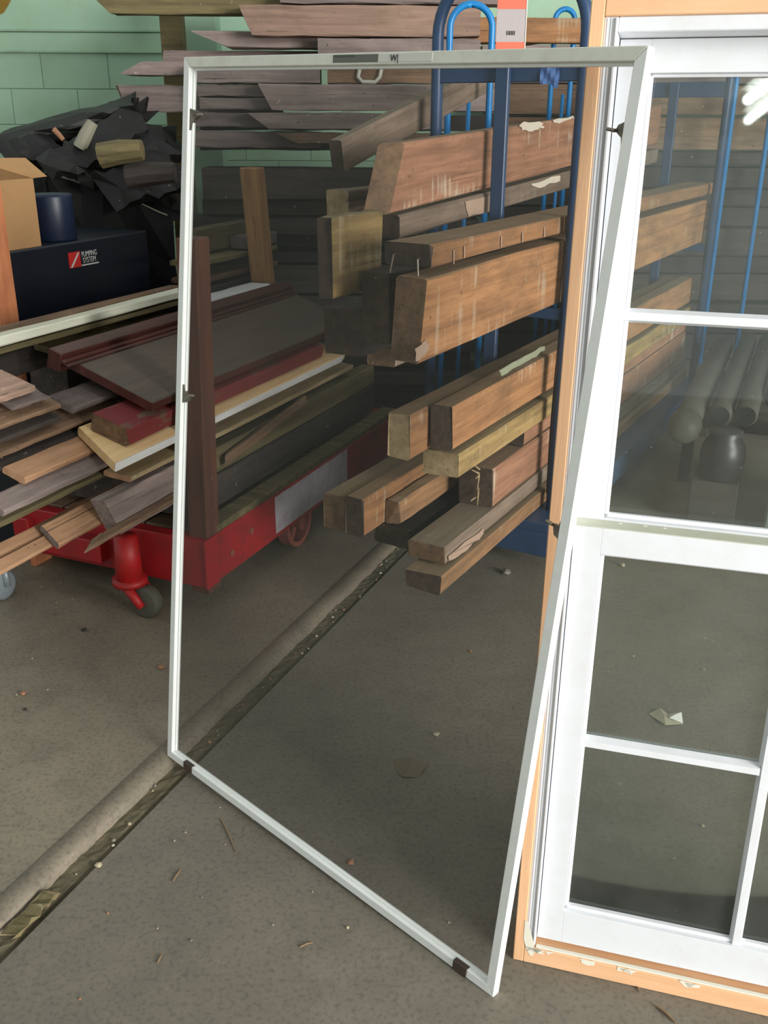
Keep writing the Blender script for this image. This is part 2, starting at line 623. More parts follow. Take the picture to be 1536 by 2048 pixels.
# dirt lying in the open joint at the foot of the step
bm = bmesh.new()
rings = []
for i in range(301):
    d = -0.5 + 5.5 * i / 300
    row = []
    for k in range(6):
        s = SE - 0.059 + 0.065 * k / 5
        z = -0.005 + rnd.uniform(-0.003, 0.003) - (0.008 if k == 4 else 0)
        if k == 5:
            z = -0.001
            s += rnd.uniform(-0.006, 0.002)
        row.append(bm.verts.new(K.g(d, s, z)))
    rings.append(row)
for a, c in zip(rings, rings[1:]):
    for k in range(5):
        bm.faces.new((a[k], a[k + 1], c[k + 1], c[k]))
o = mesh_obj('joint_dirt', bm, 'joint_dirt')
o['kind'] = 'stuff'
o['label'] = 'crumbly brown dirt filling the joint along the floor step'
o['category'] = 'dirt'

# back wall of painted blocks
WY = 6.3
bm = bmesh.new()
add_box(bm, -4.2, 4.4, WY + 0.012, WY + 0.25, 0, 3.2)
wall = structure(mesh_obj('wall_back', bm, 'green_mortar'))
bm = bmesh.new()
add_box(bm, -0.199, 0.199, -0.009, 0.0, 0.0015, 0.1985, 0.003)
blk = mesh_obj('block', bm, 'green_paint', wall)
blk_me = blk.data
ztop = hit(0, 104, (0, 1, 0), WY)[2]
z62 = hit(0, 62, (0, 1, 0), WY)[2]
x85 = hit(85, 160, (0, 1, 0), WY)[0]
first = True
zrow0 = ztop - 0.2 * 11
for r in range(11):
    z = zrow0 + 0.2 * r
    if z < 0.0:
        continue
    off = 0.0 if r % 2 == 0 else 0.2
    x = x85 + 0.2 - 0.4 * 6 + off
    while x < 4.1:
        if first:
            o = blk
            first = False
        else:
            o = bpy.data.objects.new('block', blk_me)
            COL.objects.link(o)
            o.parent = wall
        o.location = (x, WY + 0.012, z)
        x += 0.4
bm = bmesh.new()
add_box(bm, -4.2, 4.4, WY - 0.012, WY + 0.012, ztop + 0.006, z62 - 0.006, 0.004)
mesh_obj('band_course', bm, 'green_paint', wall)
for zz in (ztop, z62):
    bm = bmesh.new()
    add_box(bm, -4.2, 4.4, WY - 0.022, WY + 0.012, zz - 0.004, zz + 0.009, 0.003)
    mesh_obj('ledge_strip', bm, 'green_mortar', wall)
bm = bmesh.new()
add_box(bm, -4.2, 4.4, WY - 0.004, WY + 0.012, z62 + 0.008, 3.2, 0.003)
mesh_obj('upper_course', bm, 'green_paint', wall)
# rust stain on the wall by the top
p = hit(0, 0, (0, 1, 0), WY)
bm = bmesh.new()
ring = [bm.verts.new((p[0] - 0.12 + 0.2 * math.cos(a) * (1 + 0.15 * math.sin(3 * a)), WY - 0.006, p[2] + 0.02 + 0.13 * math.sin(a) * (1 + 0.2 * math.cos(2 * a)))) for a in [k * math.pi / 9 for k in range(18)]]
bm.faces.new(ring)
mesh_obj('stain', bm, 'rust_stain', wall)

# ceiling far behind the camera with the tube lamps that the upper pane mirrors
bm = bmesh.new()
add_box(bm, -6, 5, -13, -5.5, 3.42, 3.55)
structure(mesh_obj('ceiling', bm, 'lamp_housing'))
for (la, lb, lab) in ((Vector((-1.67, -8.5, 3.2)), Vector((-0.93, -6.75, 3.2)), 'single tube fluorescent ceiling lamp, the upper of two mirrored in the upper sash pane'),
                      (Vector((-1.95, -9.94, 3.2)), Vector((-1.19, -8.0, 3.2)), 'single tube fluorescent ceiling lamp, the lower of two mirrored in the upper sash pane')):
    ldir = (lb - la).normalized()
    lside = ldir.cross(Vector((0, 0, 1)))
    lamp = empty('fluorescent_lamp', frame_mat(ldir, lside, Vector((0, 0, -1)), la))
    tag(lamp, lab, 'lamp')
    LL = (lb - la).length
    box_obj('housing', 0, LL, -0.10, 0.10, -0.16, -0.09, 'lamp_housing', lamp)
    tube_obj('tube', [(0.02, 0, 0), (LL - 0.02, 0, 0)], 0.06, 'lamp_tube', lamp, 12)
    for sx in (0.0, LL - 0.03):
        box_obj('socket', sx, sx + 0.03, -0.03, 0.03, -0.095, 0.03, 'lamp_housing', lamp)
    for sx in (0.2, LL - 0.2):
        tube_obj('rod', [(sx, 0, -0.225), (sx, 0, -0.15)], 0.015, 'lamp_housing', lamp, 8)

# ================================================================ WINDOW SCREEN
hs = Vector((.7323, -.6806, -.0213)).normalized()
us = Vector((.0875, .063, .9942))
us = (us - hs * us.dot(hs)).normalized()
bs = us.cross(hs) * -1 if us.cross(hs).y < 0 else us.cross(hs)
bs = hs.cross(us) * -1          # points away from the camera
SW, SH = 1.060, 1.658
scr = empty('window_screen', frame_mat(hs, bs, us, Vector((.216, 1.3435, 0.0)) - hs * SW))
tag(scr, 'tall white aluminium insect screen leaning upright across the floor step', 'window screen')
RW, RD = 0.0195, 0.0185


def rail(name, pts, mat):
    """mitred rail: outline in x,z extruded in depth, with an inner lip"""
    bm = bmesh.new()
    lo = [bm.verts.new((x, 0, z)) for x, z in pts]
    hi = [bm.verts.new((x, RD, z)) for x, z in pts]
    n = len(pts)
    bm.faces.new(lo)
    bm.faces.new(list(reversed(hi)))
    for k in range(n):
        bm.faces.new((lo[k], hi[k], hi[(k + 1) % n], lo[(k + 1) % n]))
    bmesh.ops.recalc_face_normals(bm, faces=bm.faces[:])
    bmesh.ops.bevel(bm, geom=bm.edges[:], offset=0.0013, segments=1, profile=0.5, affect='EDGES')
    return mesh_obj(name, bm, mat, scr)


x0, x1 = 0.0, SW - 0.004
rail('top_rail', [(x0, SH), (x1, SH), (x1 - RW, SH - RW), (x0 + RW, SH - RW)], 'grey_aluminium')
rail('bottom_rail', [(x0, 0), (x0 + RW, RW), (x1 - RW, RW), (x1, 0)], 'white_aluminium')
rail('side_rail', [(x0, 0), (x0, SH), (x0 + RW, SH - RW), (x0 + RW, RW)], 'white_aluminium')
rail('side_rail', [(x1, 0), (x1 - RW, RW), (x1 - RW, SH - RW), (x1, SH)], 'white_aluminium')
# spline groove: thin raised lip inside the rails, at the back
lip = 0.005
for a in ((x0 + RW, x0 + RW + lip, RW, SH - RW), (x1 - RW - lip, x1 - RW, RW, SH - RW), (x0 + RW + lip, x1 - RW - lip, RW, RW + lip), (x0 + RW + lip, x1 - RW - lip, SH - RW - lip, SH - RW)):
    box_obj('spline_lip', a[0], a[1], 0.009, 0.0165, a[2], a[3], 'white_aluminium', scr, 0.0008)
bm = bmesh.new()
vs = [bm.verts.new(v) for v in ((x0 + RW, 0.0125, RW), (x1 - RW, 0.0125, RW), (x1 - RW, 0.0125, SH - RW), (x0 + RW, 0.0125, SH - RW))]
bm.faces.new(vs)
mo = mesh_obj('mesh', bm, 'insect_mesh', scr)
mo['label'] = 'fine dark see-through insect mesh'


def spring_clip(px, pz, sgn, flip):
    """bent triangular leaf spring standing off the inner side of a rail"""
    bm = bmesh.new()
    w = 0.020
    prof = [(0, 0.0, -0.026), (0, 0.0, 0.016), (sgn * 0.014, 0.006, 0.012), (sgn * 0.020, 0.009, 0.004 * flip), (sgn * 0.007, 0.006, -0.005)]
    a = [bm.verts.new((px + x, 0.004 + y, pz + z * flip)) for x, y, z in prof]
    c = [bm.verts.new((px + x, 0.004 + y + 0.0075, pz + z * flip)) for x, y, z in prof]
    bm.faces.new(a)
    bm.faces.new(list(reversed(c)))
    for k in range(len(prof)):
        bm.faces.new((a[k], c[k], c[(k + 1) % 5], a[(k + 1) % 5]))
    bmesh.ops.recalc_face_normals(bm, faces=bm.faces[:])
    cl = mesh_obj('spring_clip', bm, 'spring_steel', scr)
    bm = bmesh.new()
    add_tube(bm, [(px + sgn * 0.018, 0.010, pz + 0.004), (px + sgn * 0.032, 0.012, pz + 0.006)], 0.003, 6)
    mesh_obj('pin', bm, 'nail_steel', cl)


spring_clip(x0 + RW, 1.545, 1, 1)
spring_clip(x0 + RW, 0.955, 1, -1)
spring_clip(x1 - RW, 1.545, -1, 1)
spring_clip(x1 - RW, 0.945, -1, -1)
for cx in (SW - 0.983 + 0.012, SW - 0.087):
    box_obj('corner_keeper', cx - 0.017, cx + 0.017, -0.0022, RD + 0.001, -0.001, RW + 0.0015, 'keeper_brown', scr, 0.001)
# printed sticker on the top rail
zt0, zt1 = SH - RW + 0.004, SH - 0.003
box_obj('sticker', SW - 0.620, SW - 0.510, -0.0008, 0.0004, zt0, zt1, 'label_grey', scr, 0)
box_obj('sticker_block', SW - 0.618, SW - 0.566, -0.0011, 0.0004, zt1 - 0.004, zt1 - 0.0005, 'label_dark', scr, 0)
box_obj('sticker', SW - 0.510, SW - 0.390, -0.0008, 0.0004, zt0, zt1, 'label_white', scr, 0)
text_obj('lettering', 'W|', 0.0145, 'ink', scr, Matrix.Translation((SW - 0.482, -0.0012, zt0 + 0.001)) @ Matrix.Rotation(math.pi / 2, 4, 'X'))

# ================================================================ DOUBLE HUNG WINDOW
hw = Vector((.9624, -.2717, 0)).normalized()
uw = Vector((.0185, .0655, .9977))
uw = (uw - hw * uw.dot(hw)).normalized()
bw = uw.cross(hw)
if bw.y < 0:
    bw = -bw
win = empty('double_hung_window', frame_mat(hw, bw, uw * 1.004, Vector((.2618, 1.4367, 0.001))))
tag(win, 'white double hung sash window in a raw fir frame standing on the concrete', 'window')
WW, WH, WD = 0.815, 1.716, 0.12
JW = 0.0205
box_obj('side_jamb', 0, JW, 0, WD, 0.0, WH, 'fir_upright', win)
box_obj('side_jamb', WW - JW, WW, 0, WD, 0.0, WH, 'fir_upright', win)
box_obj('head_jamb', JW, WW - JW, 0, WD, WH - 0.028, WH, 'fir_frame', win)
sill = box_obj('sill', JW, WW - JW, 0, WD, 0.0, 0.038, 'fir_frame', win)
box_obj('sill_lip', JW + 0.022, WW - JW - 0.022, 0.002, 0.012, 0.038, 0.0405, 'flaked_paint', win, 0.0008)
for sx in (0, 1):
    a, c = (JW, JW + 0.0205) if sx == 0 else (WW - JW - 0.0205, WW - JW)
    jl = box_obj('jamb_liner', a, c, 0.004, WD, 0.0425, WH - 0.028, 'white_liner', win)
    for k in range(3):
        q = a + 0.004 + 0.005 * k
        box_obj('liner_rib', q, q + 0.002, 0.0032, 0.0045, 0.045, WH - 0.03, 'white_paint', jl, 0.0003)
    q = (c - 0.0045, c) if sx == 0 else (a, a + 0.0045)
    box_obj('liner_lip', q[0], q[1], 0.0, 0.018, 0.045, WH - 0.03, 'white_paint', jl, 0.001)
box_obj('head_stop', JW + 0.0205, WW - JW - 0.0205, 0.004, WD, WH - 0.0485, WH - 0.028, 'white_paint', win)


def sash(name, y0, y1, z0, z1, sl, br, tp, mz, yg):
    a0, a1 = 0.0425, WW - 0.0425
    s = empty(name, Matrix.Identity(4))
    s.parent = win
    s.matrix_parent_inverse = Matrix.Identity(4)
    s.matrix_basis = Matrix.Translation((a0, y0, z0))
    W_, D_, H_ = a1 - a0, y1 - y0, z1 - z0
    g0, g1, gz0, gz1 = sl, W_ - sl, br, H_ - tp
    box_obj('stile', 0, g0, 0, D_, 0, H_, 'white_paint', s, 0.0006)
    box_obj('stile', g1, W_, 0, D_, 0, H_, 'white_paint', s, 0.0006)
    box_obj('bottom_rail', g0, g1, 0.0, D_, 0, gz0, 'white_paint', s, 0.0006)
    box_obj('top_rail', g0, g1, 0.0, D_, gz1, H_, 'white_paint', s, 0.0006)
    yy = yg - y0
    mh = mz - z0
    mv = W_ / 2
    for (pa, pc, qa, qc) in ((g0, mv, gz0, mh), (mv, g1, gz0, mh), (g0, mv, mh, gz1), (mv, g1, mh, gz1)):
        box_obj('pane', pa, pc, yy - 0.0015, yy + 0.0015, qa, qc, 'dusty_glass', s, 0)
    # glazing beads: bevelled strip in front of the glass around the opening
    def bead(nm, x_a, x_c, z_a, z_c, axis):
        bm = bmesh.new()
        add_box(bm, x_a, x_c, 0.005, yy - 0.0015, z_a, z_c)
        for v in bm.verts:
            if v.co.y < 0.006:
                cx, cz = (x_a + x_c) / 2, (z_a + z_c) / 2
                if axis == 'z':
                    v.co.x = cx + (v.co.x - cx) * 0.55
                else:
                    v.co.z = cz + (v.co.z - cz) * 0.55
        return mesh_obj(nm, bm, 'white_paint', s)
    m2 = 0.0115
    bead('muntin', mv - m2, mv + m2, gz0, gz1, 'z')
    bead('muntin', g0, mv - m2 * 0.8, mh - m2, mh + m2, 'x')
    bead('muntin', mv + m2 * 0.8, g1, mh - m2, mh + m2, 'x')
    for (pa, pc, qa, qc) in ((g0, g0 + 0.007, gz0, gz1), (g1 - 0.007, g1, gz0, gz1), (g0, g1, gz0, gz0 + 0.008), (g0, g1, gz1 - 0.005, gz1)):
        box_obj('glazing_bead', pa, pc, 0.009, yy - 0.0015, qa, qc, 'white_paint', s, 0.0015)
    # same bars behind the glass
    box_obj('muntin_back', mv - m2 * 0.8, mv + m2 * 0.8, yy + 0.0015, D_ - 0.003, gz0, gz1, 'white_paint', s, 0.002)
    box_obj('muntin_back', g0, mv - m2 * 0.8, yy + 0.0015, D_ - 0.003, mh - m2 * 0.8, mh + m2 * 0.8, 'white_paint', s, 0.002)
    box_obj('muntin_back', mv + m2 * 0.8, g1, yy + 0.0015, D_ - 0.003, mh - m2 * 0.8, mh + m2 * 0.8, 'white_paint', s, 0.002)
    return s


sash('lower_sash', 0.018, 0.056, 0.0515, 0.914, 0.047, 0.0745, 0.047, 0.497, 0.040)
sash('upper_sash', 0.060, 0.098, 0.878, 1.666, 0.046, 0.040, 0.046, 1.262, 0.081)
dl = box_obj('dusty_ledge', 0.0435, WW - 0.0435, 0.0185, 0.0585, 0.9141, 0.9155, 'ledge_dust', win, 0.0004)
dl['label'] = 'dusty greenish top of the meeting rail'
# flakes of old white paint along the sill
rnd = random.Random(11)
for k in range(9):
    cx = 0.03 + rnd.random() ** 1.6 * 0.4
    bm = bmesh.new()
    n = 9
    ring = [bm.verts.new((cx + rnd.uniform(.006, .016) * math.cos(2 * math.pi * q / n) * 1.3, -0.0006, 0.0375 - abs(rnd.uniform(0.0, .012)) * (1 if math.sin(2 * math.pi * q / n) < 0 else -0.2))) for q in range(n)]
    bm.faces.new(ring)
    mesh_obj('paint_flake', bm, 'flaked_paint', win)
bm = bmesh.new()
pts = [(0.018, 0.10), (0.024, 0.10), (0.040, 0.046), (0.040, 0.022), (0.034, 0.018), (0.026, 0.03), (0.018, 0.055)]
bm.faces.new([bm.verts.new((x, -0.0006, z)) for x, z in pts])
mesh_obj('paint_flake', bm, 'flaked_paint', win)
# sash lock keeper lump and dead flies ledge bits on the meeting rail
for k, cx in enumerate((0.117, 0.158, 0.190)):
    bm = bmesh.new()
    bmesh.ops.create_icosphere(bm, subdivisions=1, radius=0.004)
    for v in bm.verts:
        v.co = Vector((cx + v.co.x * 1.5, 0.05 + v.co.y, 0.914 + v.co.z * 0.7))
    mesh_obj('paint_crumb', bm, 'flaked_paint', win)

# ================================================================ TIMBERS ON THE BLUE TRUCK
FAR = 5.55


def timber(label, s, tr, br, tl, mat, end, d1=FAR, name='timber', z0=None, lift=0.0, width=None, **kw):
    """placed from the photo: right face on plane s, near end by its pixels"""
    a = T.at_s(tr[0], tr[1], s)
    c = T.at_s(br[0], br[1], s)
    l = T.loc(hit(tl[0], tl[1], T.D, a[0]))
    w = width or max(0.03, s - l[1])
    zb = c[2] if z0 is None else z0
    return plank(name, label, 'timber', T, (a[0] + c[0]) / 2, d1, s - w, s, zb + lift, zb + lift + (a[2] - c[2]), mat, end,
                 cham=0.005, rough=0.002, jag=0.006, segs=10, **kw)


timber('flat brown timber lying lowest on the blue truck, under all the others', -1.160, (882, 1155), (882, 1189), (808, 1137), 'timber_brown', 'end_dark')
timber('flat grey timber with whitewashed edge, second from the bottom of the truck stack', -1.180, (893, 1095), (890, 1130), (818, 1075), 'timber_grey', 'end_brown')
timber('reddish timber with a splintered nail-studded end, set back above the grey timber', -1.190, (985, 935), (985, 1008), (917, 950), 'timber_red', 'end_dark', lift=-.012)
timber('thin reddish board wedged above the splintered timber in the truck stack', -1.195, (1046, 885), (1045, 912), (975, 925), 'timber_red', 'end_dark', z0=0.466, width=0.12, lift=0.0)
timber('yellowish timber with chalky scratched side and pale end, below the upright dark end', -1.180, (918, 910), (918, 957), (845, 905), 'timber_yellow', 'end_pale')
timber('orange timber on edge with dark end grain, below the dark gap of the stack', -1.190, (905, 815), (903, 902), (862, 815), 'timber_orange', 'end_dark')
timber('timber on edge with pale end grain, beside the dark-ended orange one', -1.272, (820, 840), (818, 930), (777, 832), 'timber_orange', 'end_pale', lift=0.014)
timber('square timber with split dark end jutting out lowest toward the red cart', -1.425, (727, 1000), (727, 1075), (690, 990), 'timber_orange', 'end_dark')
timber('square brown timber with tan end, outermost beside the red cart wheel', -1.505, (690, 995), (690, 1065), (648, 985), 'timber_brown', 'end_brown')
timber('short dark bearer timber under the jutting square timbers', -1.36, (820, 1062), (820, 1098), (748, 1050), 'timber_dark', 'end_dark', d1=3.17)
timber('small brown timber lying in shadow on the dark bearer', -1.37, (800, 1005), (800, 1050), (790, 1004), 'timber_brown', 'end_brown', d1=3.2, width=0.05)
timber('deep orange beam with broken grey corner, largest beam of the upper stack', -1.160, (845, 560), (836, 728), (785, 562), 'timber_orange', 'end_brown', cut_z=0.03)
up = timber('flat timber with nails through its end, on top of the deep orange beam', -1.160, (863, 490), (865, 535), (768, 483), 'timber_orange', 'end_dark', d1=5.62)
timber('stubby yellow-stained beam with dark end beside the nailed timber', -1.450, (665, 435), (665, 600), (637, 442), 'timber_yellow', 'end_dark', d1=2.53)
timber('upright black block end between the orange beam and the stubby beam', -1.345, (780, 548), (780, 690), (725, 548), 'timber_dark', 'end_dark', d1=3.1)
timber('low black block under the stubby yellow-stained beam', -1.455, (725, 620), (725, 715), (648, 622), 'timber_dark', 'end_dark', d1=3.1)
timber('long grey-brown board under the deep orange beam reaching toward the red cart', -1.47, (790, 700), (790, 735), (735, 690), 'timber_grey', 'end_brown', d1=3.2)
# mitre-cut board on top of the stack and the pale one under it
a = T.at_s(785, 428, -1.45)
c = T.at_s(822, 292, -1.45)
plank('timber', 'wide mitre-cut brown plank standing on edge, topmost on the blue truck', 'timber', T, a[0] - 0.02, 5.5, -1.505, -1.45, a[2], c[2] + 0.005,
      'timber_red', 'end_brown', cut_s=-0.06, cut_z=0.10, pitch=0.052, cham=0.006, segs=10)
a = T.at_s(797, 470, -1.44)
c = T.at_s(797, 430, -1.44)
plank('timber', 'pale-streaked timber with dark end, between the mitre-cut plank and the nailed timber', 'timber', T, a[0] + 0.01, 5.5, -1.52, -1.44, a[2] - 0.012, c[2] - 0.001, 'timber_grey', 'end_dark', cham=0.006, segs=10, pitch=0.046)
a = T.at_s(745, 375, -1.62)
plank('timber', 'grey timber with pale lichen-coloured end, behind the mitre-cut plank', 'timber', T, 2.62, 3.2, -1.70, -1.62, 1.27, 1.355, 'timber_grey', 'end_pale', segs=10)
a = T.at_s(690, 345, -1.72)
c = T.at_s(860, 250, -1.72)
plank('timber', 'weathered grey board sloping up behind the mitre-cut plank', 'timber', T, a[0], a[0] + 1.2, -1.765, -1.72, a[2], a[2] + 0.10, 'timber_grey', 'end_dark',
      pitch=math.atan2(c[2] - a[2], c[0] - a[0]), segs=10)

# patches of old paint, lime and lichen on the timber sides


def patch(start, sp, poly, mat):
    par = [o for o in COL.objects if o.get('label', '').startswith(start)][0]
    Mi = par.matrix_world.inverted()
    bm = bmesh.new()
    rn = random.Random(len(poly) * 13 + int(poly[0][0]))
    pts = []
    jit = min(2.5, 0.25 * (max(x for x, y in poly) - min(x for x, y in poly)))
    for k in range(len(poly)):
        a_, b_ = poly[k], poly[(k + 1) % len(poly)]
        for q in range(4):
            f = q / 4
            pts.append((a_[0] + (b_[0] - a_[0]) * f + rn.uniform(-jit, jit), a_[1] + (b_[1] - a_[1]) * f + rn.uniform(-jit, jit)))
    vs = [bm.verts.new(Mi @ T.g(*T.at_s(x, y, sp + 0.0035))) for x, y in pts]
    bm.faces.new(vs)
    bmesh.ops.triangulate(bm, faces=bm.faces[:])
    bmesh.ops.recalc_face_normals(bm, faces=bm.faces[:])
    mesh_obj('paint_patch', bm, mat, par)


patch('wide mitre-cut', -1.45, [(1038, 251), (1055, 243), (1084, 244), (1089, 253), (1070, 261), (1046, 261)], 'lime_white')
patch('wide mitre-cut', -1.45, [(1105, 241), (1148, 232), (1148, 238), (1112, 247)], 'lime_white')
patch('pale-streaked timber', -1.44, [(930, 402), (984, 388), (984, 424), (935, 432)], 'lime_pink')
patch('pale-streaked timber', -1.44, [(1062, 368), (1118, 350), (1119, 360), (1080, 374)], 'lime_white')
patch('orange timber on edge', -1.19, [(1000, 742), (1050, 712), (1092, 690), (1092, 699), (1052, 724), (1004, 752)], 'lichen')
patch('deep orange beam', -1.16, [(832, 700), (851, 682), (860, 690), (848, 712), (834, 724)], 'lime_pink')
patch('flat grey timber with whitewashed', -1.18, [(896, 1112), (930, 1085), (965, 1058), (966, 1070), (932, 1100), (898, 1124)], 'lime_pink')
for (sx_, y0_, y1_) in ((908, 500, 528), (929, 492, 516), (1003, 472, 494), (1045, 464, 484), (1089, 454, 474)):
    patch('flat timber with nails', -1.16, [(sx_ - 1, y0_), (sx_ + 1, y0_), (sx_ + 1, y1_), (sx_ - 1, y1_)], 'lime_pink')

# nails through the timber end (parts of that timber)
Ti = up.matrix_world.inverted()
for (px, py, ex, ey) in ((790, 508, 780, 545), (838, 518, 836, 552)):
    q = T.loc(hit(px, py, T.D, T.at_s(863, 490, -1.16)[0] - 0.006))
    r = T.loc(hit(ex, ey, T.D, T.at_s(863, 490, -1.16)[0] - 0.012))
    bm = bmesh.new()
    add_tube(bm, [Ti @ T.g(q[0] + 0.01, q[1], q[2]), Ti @ T.g(q[0] - 0.008, q[1], q[2]), Ti @ T.g(*r)], 0.0022, 6)
    mesh_obj('nail', bm, 'nail_steel', up)
# splinters hanging at the nail-studded end
spl = [o for o in COL.objects if o.get('label', '').startswith('reddish timber with a splintered')][0]
Si = spl.matrix_world.inverted()
rnd = random.Random(5)
for k in range(7):
    q = T.loc(hit(952 + rnd.uniform(-14, 16), 962 + rnd.uniform(-20, 30), T.S, -1.235))
    d = T.at_s(985, 960, -1.19)[0] - 0.012
    p0 = T.g(d, q[1], q[2])
    p1 = T.g(d - 0.03, q[1] + rnd.uniform(-.015, .015), q[2] + rnd.uniform(-.05, .03))
    bm = bmesh.new()
    add_tube(bm, [Si @ p0, Si @ p1], [0.004, 0.0015], 5)
    mesh_obj('splinter', bm, 'end_pale', spl)
# flat dark strip added as a dark line down the stack front
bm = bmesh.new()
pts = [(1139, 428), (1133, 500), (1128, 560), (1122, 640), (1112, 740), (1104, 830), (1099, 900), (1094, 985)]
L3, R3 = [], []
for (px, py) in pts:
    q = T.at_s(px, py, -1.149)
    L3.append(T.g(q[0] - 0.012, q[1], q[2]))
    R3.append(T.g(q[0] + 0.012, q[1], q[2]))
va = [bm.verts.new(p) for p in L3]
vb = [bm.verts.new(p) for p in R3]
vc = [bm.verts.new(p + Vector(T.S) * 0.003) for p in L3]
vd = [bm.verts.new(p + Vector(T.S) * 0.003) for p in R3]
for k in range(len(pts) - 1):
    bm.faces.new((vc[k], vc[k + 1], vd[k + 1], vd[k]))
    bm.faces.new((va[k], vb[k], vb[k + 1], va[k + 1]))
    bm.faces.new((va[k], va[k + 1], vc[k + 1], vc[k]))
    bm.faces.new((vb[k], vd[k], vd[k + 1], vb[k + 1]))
tag(mesh_obj('dark_strip', bm, 'strip_brown'), 'narrow dark strip running down the right side of the truck timbers', 'strap')

# ================================================================ BLUE TRUCK
TM = frame_mat(Vector(T.S), Vector(T.D), Vector((0, 0, 1)), T.g(3.1, -1.40, 0))    # x = right, y = away
truck = empty('lumber_truck', TM)
tag(truck, 'dark blue steel lumber truck with tall hoop ends under the stacked timbers', 'truck')


def tl(d, s, z):
    return Vector((s + 1.40, d - 3.1, z))


def tbox(name, d0, d1, s0, s1, z0, z1, mat='truck_blue', parent=truck, bev=0.003):
    return box_obj(name, s0 + 1.40, s1 + 1.40, d0 - 3.1, d1 - 3.1, z0, z1, mat, parent, bev)


tbox('deck', 3.1, 5.6, -1.72, -1.07, 0.150, 0.188)
tbox('deck_rail', 3.1, 3.14, -1.72, -1.07, 0.055, 0.150)
tbox('deck_rail', 5.56, 5.6, -1.72, -1.07, 0.055, 0.150)
tbox('side_rail', 3.14, 5.56, -1.11, -1.07, 0.085, 0.150)
tbox('side_rail', 3.14, 5.56, -1.72, -1.68, 0.085, 0.150)
for (d, s) in ((3.3, -1.16), (3.3, -1.63), (5.4, -1.16), (5.4, -1.63)):
    bm = bmesh.new()
    c = tl(d, s, 0.055)
    add_tube(bm, [c + Vector((-0.018, 0, -0.004)), c + Vector((0.018, 0, -0.004))], 0.05, 18)
    w = mesh_obj('caster_wheel', bm, 'tyre_black', truck, True)
    bm = bmesh.new()
    for sx in (-0.026, 0.022):
        add_box(bm, c.x + sx, c.x + sx + 0.004, c.y - 0.02, c.y + 0.02, 0.045, 0.15)
    mesh_obj('fork', bm, 'truck_blue', w)
for d in (3.25, 5.5):
    bm = bmesh.new()
    zt = 2.02
    add_tube(bm, arc_hoop(tl(d, -1.645, 0.188), tl(d, -1.118, 0.188), zt, 0.2, 10), 0.0205, 14)
    mesh_obj('end_hoop', bm, 'truck_blue', truck, True)
    zc = T.loc(hit(1000, 165, T.D, 3.25))[2]
    tbox('cross_bar', d - 0.012, d + 0.012, -1.63, -1.13, zc, zc + 0.075)
    tbox('centre_bar', d - 0.036, d - 0.012, -1.412, -1.364, 0.188, zc + 0.068)
    tbox('cross_bar', d - 0.010, d + 0.012, -1.36, -1.13, 0.905, 0.945)
# light blue hoops down the far side


def px_hoop(pa, pc, ytop, Y, rad, r):
    A = hit(pa[0], pa[1], (0, 1, 0), Y)
    C = hit(pc[0], pc[1], (0, 1, 0), Y)
    zt = hit((pa[0] + pc[0]) / 2, ytop, (0, 1, 0), Y)[2]
    bm = bmesh.new()
    pts = arc_hoop((A[0], A[1], 0.195), (C[0], C[1], 0.195), zt, rad, 8)
    Mi = TM.inverted()
    add_tube(bm, [Mi @ Vector(p) for p in pts], r, 12)
    return mesh_obj('side_hoop', bm, 'hoop_blue', truck, True)


px_hoop((899, 90), (983, 90), 8, 4.05, 0.085, 0.0125)
px_hoop((1107, 90), (1146, 90), 18, 5.2, 0.06, 0.0125)
for (px, py, Y) in ((932, 220, 4.2), (1120, 210, 5.2)):
    P = hit(px, py, (0, 1, 0), Y)
    tube_obj('side_rod', [TM.inverted() @ Vector((P[0], P[1], 0.19)), TM.inverted() @ Vector((P[0] + 0.01, P[1], 1.68))], 0.009, 'hoop_blue', truck, 10)
px_hoop((1455, 300), (1530, 300), 60, 5.75, 0.1, 0.014)
# scrap of blue tape stuck on the cross bar
P = T.loc(hit(1098, 148, T.D, 3.23))
bm = bmesh.new()
n = 5
g = [[bm.verts.new(T.g(3.232 - 0.004 * math.sin(i * 1.7 + j), P[1] - 0.034 + 0.068 * i / n + (0.006 * (n - j) / n if i == 0 else 0), P[2] - 0.03 + 0.05 * j / n - (0.012 if (i > 3 and j < 1) else 0))) for j in range(n + 1)] for i in range(n + 1)]
for i in range(n):
    for j in range(n):
        bm.faces.new((g[i][j], g[i + 1][j], g[i + 1][j + 1], g[i][j + 1]))
bmesh.ops.solidify(bm, geom=bm.faces[:], thickness=0.003)
tag(mesh_obj('tape_scrap', bm, 'tape_blue'), 'crumpled scrap of bright blue tape stuck on the truck cross bar', 'tape')
# red and grey cardboard tag
P0 = hit(991, 92, (0, 1, 0), 3.42)
P1 = hit(1056, -40, (0, 1, 0), 3.42)
sign = empty('hang_tag', Matrix.Translation((P0[0], P0[1], P0[2])))
tag(sign, 'red and grey printed card tag standing behind the screen top rail on the truck', 'tag')
sw, sh = P1[0] - P0[0], P1[2] - P0[2]
box_obj('card', 0, sw, 0, 0.004, -0.02, sh, 'sign_grey', sign, 0)
za = hit(1020, 18, (0, 1, 0), 3.42)[2] - P0[2]
zb = hit(1020, 84, (0, 1, 0), 3.42)[2] - P0[2]
box_obj('red_band', 0.001, sw - 0.001, -0.001, 0.0, za, sh - 0.001, 'sign_red', sign, 0)
box_obj('red_band', 0.001, sw - 0.001, -0.001, 0.0, -0.018, zb, 'sign_red', sign, 0)
box_obj('white_edge', sw, sw + 0.003, -0.002, 0.006, -0.02, sh, 'label_white', sign, 0)
zc = hit(1025, 66, (0, 1, 0), 3.42)[2] - P0[2]
rnd = random.Random(2)
xx = sw * 0.36
